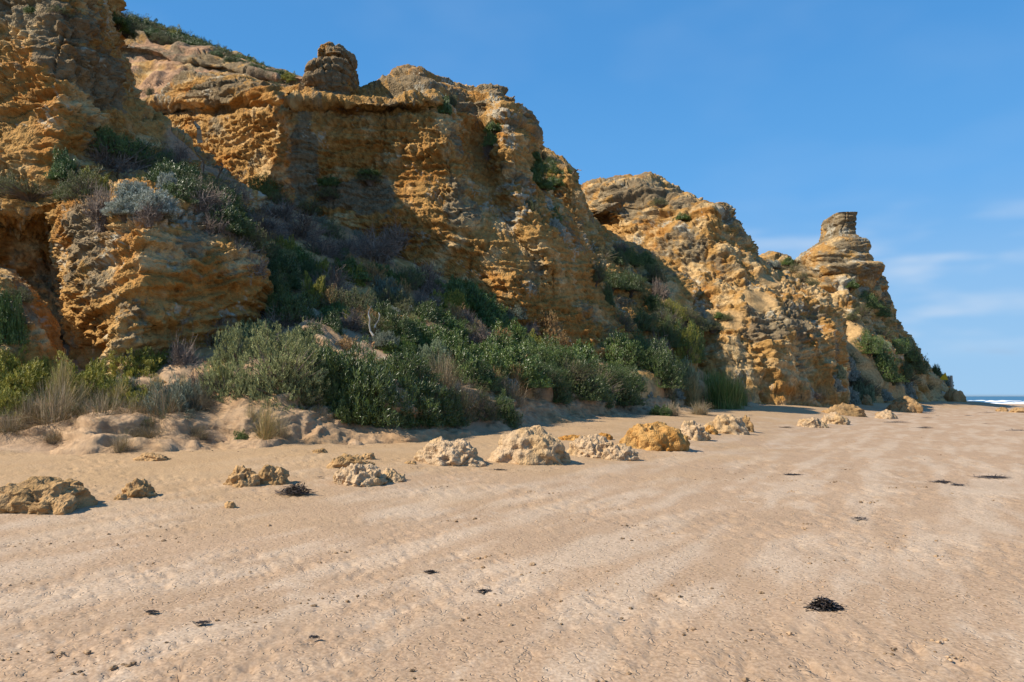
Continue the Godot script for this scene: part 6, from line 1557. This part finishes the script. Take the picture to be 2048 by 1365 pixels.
	[8, -26.42, 30.85, -59.68, 1.45, 0.8, ", eleventh from the right", 11],
	[8, -25.53, 30.31, -59.05, 1.4, 0.77, ", tenth from the right", 11],
	[8, -25.25, 30.26, -59.09, 1.38, 0.76, ", ninth from the right", 11],
	[1, -24.53, 29.6, -58.21, 1.34, 0.74, ", twelfth from the right", 11],
	[8, -24.16, 29.74, -58.68, 1.32, 0.73, ", sixth from the right", 11],
	[0, -22.86, 28.57, -57, 1.24, 0.7, ", sixth from the left", 11],
	[8, -22.41, 28.48, -57.03, 1.22, 0.69, ", fourth from the right", 11],
	[0, -21.9, 28.22, -56.77, 1.18, 0.67, ", fourth from the right", 11],
	[0, -21.63, 28.12, -56.7, 1.17, 0.66, ", third from the right", 11],
	[1, -20.66, 27.46, -55.9, 1.11, 0.64, ", sixth from the right", 11],
	[0, -20.22, 27.44, -55.95, 1.08, 0.63, ", second from the right", 11],
	[1, -19.83, 27.06, -55.56, 1.06, 0.61, ", fourth from the right", 11],
	[8, -19.13, 26.68, -55.18, 1.02, 0.6, ", third from the right", 11],
	[8, -18.7, 26.43, -55.02, 0.99, 0.58, ", second from the right", 11],
	[0, -18.37, 26.36, -55.17, 0.97, 0.58, ", rightmost of them", 11],
]
const ZONES := {"left_headland": [[-13.95, 12.15, -33.94, 1.64, 1.4, 3], [-14.34, 12.54, -31.54, 0.87, 0.87, 3], [-17.72, 5.87, -26.41, 2.37, 1.64, 4], [-16.08, 14.38, -26.72, 1.11, 1.66, 1], [-17.86, 15.88, -25.86, 1.6, 0.71, 1]], "main_buttress": [[-11.56, 14.43, -39.43, 0.71, 2.99, 1], [-7.9, 12.63, -39.59, 1.37, 1.09, 1], [-10.09, 12.74, -39.48, 1.63, 0.82, 1], [-8.71, 22.25, -46.39, 1.09, 0.7, 3], [-4.68, 20.32, -42.74, 2.06, 0.88, 1], [-0.28, 19.3, -43.31, 1.19, 1.49, 2], [0.33, 16.3, -42.38, 0.76, 0.88, 2], [0.32, 13.79, -41.59, 1.15, 0.34, 2], [2.53, 11.08, -42.08, 0.7, 0.87, 2], [2.16, 13.21, -43.34, 0.42, 0.72, 2], [-9.1, 14.57, -39.86, 1.65, 1.65, 4], [-4.87, 14.53, -39.75, 1.64, 0.82, 4], [2.68, 5.87, -40.33, 3.34, 1.39, 4], [-2.9, 12.51, -39.67, 1.09, 1.64, 1]], "mid_wall": [[-18.48, 20.77, -43.77, 2.11, 0.78, 1]], "right_cliff": [[12.97, 23.06, -75.06, 4.14, 1.14, 1], [18.01, 23.14, -76.33, 1.58, 1.05, 2], [16.53, 16.04, -68.38, 1.89, 1.89, 1], [21.41, 19.79, -71.71, 1.48, 0.99, 2], [21.8, 10.06, -63.28, 1.75, 1.13, 0], [24.43, 12.6, -68.02, 1.41, 0.84, 0], [17.42, 8.14, -61.88, 2.56, 1.02, 0], [21.01, 7.64, -61.13, 2.53, 1.69, 1], [25.58, 8.38, -64.07, 2.65, 2.21, 1], [13.12, 8.14, -66.2, 2.74, 2.74, 3]], "far_headland": [[39.16, 8.23, -85, 2.34, 3.52, 0], [40.98, 4.62, -83, 2.06, 2.86, 0], [45.13, 1.78, -85.67, 3.55, 1.06, 0], [35.07, 16.8, -94, 2.59, 1.3, 0], [42.05, 14.81, -89.45, 3.08, 1.48, 2], [36.46, 1.22, -79.64, 6.59, 1.1, 0], [58.08, 2.5, -100.96, 2.79, 1.67, 0], [48.5, 17.34, -97.31, 2.68, 1.07, 1]], "stack": [[44.51, 23.45, -97, 2.01, 2.01, 2], [42.41, 21.39, -97, 2.68, 0.94, 1], [45.24, 24.83, -97, 2.68, 2.68, 1], [43.04, 20.02, -97, 4.01, 1.34, 2]], "left_outcrop": [[-10.48, 7.06, -21.24, 1.17, 0.38, 2], [-13.56, 6.6, -22.18, 0.46, 0.61, 1], [-9.3, 5.06, -21.41, 1.33, 1.03, 4], [-9.54, 7, -22.56, 0.78, 0.62, 1]], "left_mound": [[-13.36, 3.94, -19.57, 0.54, 0.54, 1]], "hill": [[-32.64, 31.16, -59.08, 1.87, 0.29, 1], [-30.76, 30.68, -58.72, 1.86, 0.28, 1], [-28.88, 30.06, -58.34, 1.85, 0.28, 1], [-26.99, 29.42, -57.89, 1.84, 0.28, 1], [-25.02, 28.7, -57.2, 1.81, 0.28, 1], [-23.1, 28.01, -56.52, 1.79, 0.27, 1], [-21.23, 27.32, -55.84, 1.77, 0.27, 1], [-19.41, 26.71, -55.22, 1.75, 0.27, 1], [-17.65, 26.06, -54.67, 1.73, 0.26, 1]]}
const BRANCHES := [
	[[-13.88, 12.81, -31.4, -13.83, 13.15, -31.2, -13.87, 13.47, -31.1, -13.96, 13.64, -31], 0.16, Color(0.36, 0.27, 0.18), "grey bent stump on the sandy ridge behind the left outcrop"],
	[[-13.16, 10.99, -30.2, -13.04, 11.36, -30, -13.12, 11.68, -29.8, -13.24, 11.83, -29.6], 0.05, Color(0.16, 0.12, 0.09), "thin curved dead branch hanging on the sandy slope"],
	[[-12.91, 10.97, -31, -12.71, 11.32, -30.9, -12.85, 11.62, -30.8], 0.05, Color(0.16, 0.12, 0.09), "forked dead branch right of the curved branch, left fork"],
	[[-12.71, 11.32, -30.9, -12.54, 11.49, -30.8, -12.66, 11.71, -30.8], 0.04, Color(0.16, 0.12, 0.09), "forked dead branch right of the curved branch, right fork"],
	[[4.77, 19.23, -57.5, 5.02, 19.57, -57, 5.28, 19.71, -56.8, 5.54, 19.57, -56.6], 0.09, Color(0.22, 0.17, 0.13), "crooked snag against the sky above the gully"],
	[[-4.27, 3.45, -22.2, -4.42, 3.8, -22.3, -4.47, 4.13, -22.4, -4.4, 4.42, -22.5], 0.035, Color(0.52, 0.46, 0.38), "bleached pale branch hanging over the earth scarp, longer one"],
	[[-4.24, 3.7, -22.2, -4.13, 3.96, -22.3, -4.15, 4.19, -22.4], 0.028, Color(0.52, 0.46, 0.38), "bleached pale branch hanging over the earth scarp, shorter one"],
]
const PART_NAMES := {"left_headland": "cliff_headland", "left_outcrop": "rock_outcrop", "left_mound": "earth_mound", "mid_wall": "cliff_wall", "main_buttress": "cliff_buttress", "gully_slope": "gully_wall", "right_cliff": "cliff_spur", "far_headland": "far_headland", "earth_scarp": "earth_scarp"}
const SURF := [[118.0, 230.0, -232.0, 1.3], [150.0, 330.0, -262.0, 1.5], [100.0, 420.0, -330.0, 1.6], [180.0, 500.0, -410.0, 1.4]]
const POST := Vector3(65.44, 1.02, -108)
const SIGN := Vector3(65.41, 2.73, -110)

func build_setting() -> void:
	structure("beach", fetch(job_of.beach), mats.sand)
	var cliff := Node3D.new()
	cliff.name = numbered("cliff")
	cliff.set_meta("kind", "structure")
	add_child(cliff)
	for k in ["left_headland", "left_outcrop", "left_mound", "mid_wall", "main_buttress", "gully_slope", "right_cliff", "far_headland", "earth_scarp"]:
		mesh_node(PART_NAMES[k], fetch(job_of[k]), mats.rock, cliff)
	mesh_node("rock_pillar", fetch(job_of.pillar), mats.rock, cliff)
	mesh_node("rock_stack", fetch(job_of.stack), mats.rock, cliff)
	structure("hill", fetch(job_of.hill), mats.rock)
	structure("sand_bank", fetch(job_of.sand_bank), mats.earth)
	structure("earth_slope", fetch(job_of.talus_slope), mats.earth)
	build_sea()

func build_sea() -> void:
	var v := PackedVector3Array()
	var col := PackedColorArray()
	var nu := 200
	var nv := 160
	var chop := noise(FastNoiseLite.TYPE_SIMPLEX_SMOOTH, 9.0, 4, 81)
	for j in nv:
		var z := -120.0 - 60.0 * (pow(150.0, float(j) / (nv - 1)) - 1.0)
		for i in nu:
			var x := -0.4 * z * (float(i) / (nu - 1) * 5.0 - 1.0)
			v.append(Vector3(x, -1.0 + 0.28 * chop.get_noise_2d(x * 0.35, z) * (1.0 - sst(900.0, 3000.0, -z)), z))
			col.append(Color(0.020, 0.105, 0.175))
	var g := grid_mesh(v, nu, nv, col)
	var m := plant_mat(0.35, 0.0, 0.5)
	structure("sea", from_arrays(g[0], g[1], g[2], g[3]), m)
	# lines of broken water rolling in, each a ridge of foam
	var foam := StandardMaterial3D.new()
	foam.albedo_color = Color(0.93, 0.94, 0.95)
	foam.roughness = 0.9
	for w in SURF:
		var a := PackedVector3Array()
		var c := PackedColorArray()
		var n := 160
		for r in 9:
			var th := PI * r / 8.0
			for i in n:
				var f := float(i) / (n - 1)
				var x: float = lerpf(w[0], w[1], f)
				var e := maxf(0.0, chop.get_noise_2d(x * 0.5, w[2] * 3.0) + 0.32) * sin(PI * f) * (0.8 + 0.6 * chop.get_noise_2d(x * 3.0, w[2]))
				a.append(Vector3(x, -1.15 + sin(th) * w[3] * e * (1.0 + 0.35 * chop.get_noise_2d(x * 6.0, r * 9.0)), w[2] + cos(th) * 2.2 + 3.0 * chop.get_noise_2d(x * 0.3, 5.0)))
				c.append(Color.WHITE)
		var s := grid_mesh(a, n, 9, c)
		structure("surf", from_arrays(s[0], s[1], PackedColorArray(), s[3]), foam)

func build_rocks() -> void:
	for i in BOULDERS.size():
		var b: Array = BOULDERS[i]
		var o := mesh_node(b[7], fetch(job_of["boulder%d" % i]), mats.boulder)
		o.position = Vector3(b[0], b[1], b[2])
		tag(o, b[8], "rock", b[9])

func build_plants() -> void:
	var protos := {}
	var soft := {"dark": "gloss", "green": "gloss", "silver": "felt", "bluegrey": "felt", "sage": "felt", "palesage": "felt", "ygreen": "leaf", "rust": "leaf", "olive": "leaf", "twig": "stem", "straw": "felt", "greygrass": "felt", "rustgrass": "felt", "reed": "leaf"}
	for key in job_of:
		if not key.begins_with("shrub_"):
			continue
		var kind: String = key.split("_")[1]
		var parts: Array = results[job_of[key]]
		var t := Node3D.new()
		var f := mesh_node("twigs" if kind == "twig" else "blades" if GRASSES.has(kind) else "foliage", from_arrays(parts[0][0], parts[0][1], parts[0][2]), mats[soft[kind]], t)
		f.set_meta("kind", "stuff")
		if parts.size() > 1:
			mesh_node("stems", from_arrays(parts[1][0], parts[1][1], parts[1][2]), mats.stem, t)
		protos[key] = t
	rng.seed = 7
	for p in PLANTS:
		var info: Array = KINDS[p[0]]
		var kind: String = info[0]
		var n := 3 if kind == "twig" else 2 if protos.has("shrub_%s_1" % kind) else 1
		var key := "shrub_%s_%d" % [kind, rng.randi() % n]
		if maxf(p[4], p[5]) > 2.3 and protos.has("shrub_%s_big" % kind):
			key = "shrub_%s_big" % kind
		var t: Node3D = protos[key].duplicate()
		t.name = numbered(info[1])
		add_child(t)
		var w: float = p[4] * 0.5 / 0.86
		var h: float = p[5] / (0.8 if GRASSES.has(kind) else 0.86)
		t.transform = Transform3D(Basis(Vector3.UP, rng.randf() * TAU).scaled(Vector3(w, h, w * rng.randf_range(0.75, 0.95))), Vector3(p[1], p[2] - 0.06 * h, p[3]))
		var words: String = PLACES[p[7]]
		tag(t, str(info[2]) + " " + words + str(p[6]), info[3], str(info[2]) + " " + words)
	for key in protos:
		protos[key].free()

func build_branches() -> void:
	for b in BRANCHES:
		var v := PackedVector3Array()
		var idx := PackedInt32Array()
		var col := PackedColorArray()
		var pts: Array = b[0]
		for i in pts.size() / 3 - 1:
			var f := float(i) / (pts.size() / 3.0)
			var a := Vector3(pts[i * 3], pts[i * 3 + 1], pts[i * 3 + 2])
			var e := Vector3(pts[i * 3 + 3], pts[i * 3 + 4], pts[i * 3 + 5])
			var mid := (a + e) * 0.5 + Vector3(0.04, 0.02, 0.05) * (1.0 if i % 2 else -1.0)
			tube(v, idx, col, a, mid, b[1] * (1.0 - f), b[1] * (0.9 - f * 0.8), b[2])
			tube(v, idx, col, mid, e, b[1] * (0.9 - f * 0.8), b[1] * (0.8 - f * 0.7), b[2])
		var o := mesh_node("dead_branch", from_arrays(v, idx, col), mats.stem)
		tag(o, b[3], "branch")

func build_crumbs() -> void:
	# loose crumbs of sand and grit lying in clusters on the beach
	var ball := boulder_arrays(1.0, 0.8, 0.9, 91, {"a": Color(0.50, 0.35, 0.22), "b": Color(0.42, 0.29, 0.18), "lump": 0.5, "rough": 0.25, "box": 1.0, "side": 1.0, "grain": 1.0}, 13)
	var mm := MultiMesh.new()
	mm.transform_format = MultiMesh.TRANSFORM_3D
	mm.use_colors = true
	mm.mesh = from_arrays(ball[0], ball[1], ball[2], ball[3])
	rng.seed = 21
	var put: Array[Transform3D] = []
	var tint: Array[Color] = []
	for c in 260:
		var dist := 3.6 * pow(11.0, rng.randf())
		var cx := dist * rng.randf_range(-0.78, 0.78)
		var size := rng.randf_range(0.05, 0.35)
		var tone := rng.randf_range(0.5, 1.2)
		for n in rng.randi_range(2, 11):
			var along := rng.randfn() * size
			var across := rng.randfn() * size * 0.35
			var x := cx + along * 0.75 + across * 0.5
			var z := -dist - along * 0.5 + across * 0.7
			var y := surface_height(x, z)
			if g_last > -0.6:
				continue
			var r := 0.003 + 0.006 * absf(rng.randfn())
			put.append(Transform3D(Basis(Vector3.UP, rng.randf() * TAU).scaled(Vector3(r * 1.3, r * 0.8, r)), Vector3(x, y + 0.002, z)))
			tint.append(Color(tone, tone, tone) * rng.randf_range(0.8, 1.2))
	mm.instance_count = put.size()
	for i in put.size():
		mm.set_instance_transform(i, put[i])
		mm.set_instance_color(i, tint[i])
	var o := MultiMeshInstance3D.new()
	o.name = "sand_crumbs"
	o.multimesh = mm
	o.material_override = mats.boulder
	o.set_meta("kind", "stuff")
	tag(o, "loose crumbs of sand and grit scattered over the beach", "grit")
	add_child(o)

func build_wrack() -> void:
	for i in WRACK.size():
		var w: Array = WRACK[i]
		var o := mesh_node("seaweed_clump", fetch(job_of["weed%d" % i]), mats.weed)
		o.position = Vector3(w[0], w[1], w[2])
		o.rotation.y = w[5]
		if w[6] < 300:
			o.scale.y = 0.45
		tag(o, w[7], "seaweed", w[8])

func build_far_things() -> void:
	var wood := StandardMaterial3D.new()
	wood.albedo_color = Color(0.72, 0.67, 0.60)
	wood.roughness = 0.9
	var post := Node3D.new()
	post.name = "wooden_post"
	add_child(post)
	post.position = POST
	var shaft := CylinderMesh.new()
	shaft.top_radius = 0.17
	shaft.bottom_radius = 0.2
	shaft.height = 3.6
	var s := mesh_node("shaft", shaft, wood, post)
	s.position.y = 1.8
	var cap := CylinderMesh.new()
	cap.top_radius = 0.12
	cap.bottom_radius = 0.17
	cap.height = 0.06
	var c := mesh_node("cut_top", cap, wood, post)
	c.position.y = 3.63
	tag(post, "weathered grey wooden post at the tip of the far headland", "post")
	var sign_ := Node3D.new()
	sign_.name = "warning_sign"
	add_child(sign_)
	sign_.position = SIGN
	sign_.rotation.y = -0.7
	var yellow := StandardMaterial3D.new()
	yellow.albedo_color = Color(0.96, 0.76, 0.14)
	yellow.roughness = 0.6
	var board := PrismMesh.new()
	board.size = Vector3(1.3, 1.15, 0.06)
	board.left_to_right = 0.75
	var b := mesh_node("board", board, yellow, sign_)
	b.position.y = 1.9
	var leg := BoxMesh.new()
	leg.size = Vector3(0.09, 2.6, 0.09)
	var l := mesh_node("leg", leg, wood, sign_)
	l.position = Vector3(0.0, 0.6, -0.09)
	tag(sign_, "yellow pointed warning board behind bushes beside the wooden post", "sign")
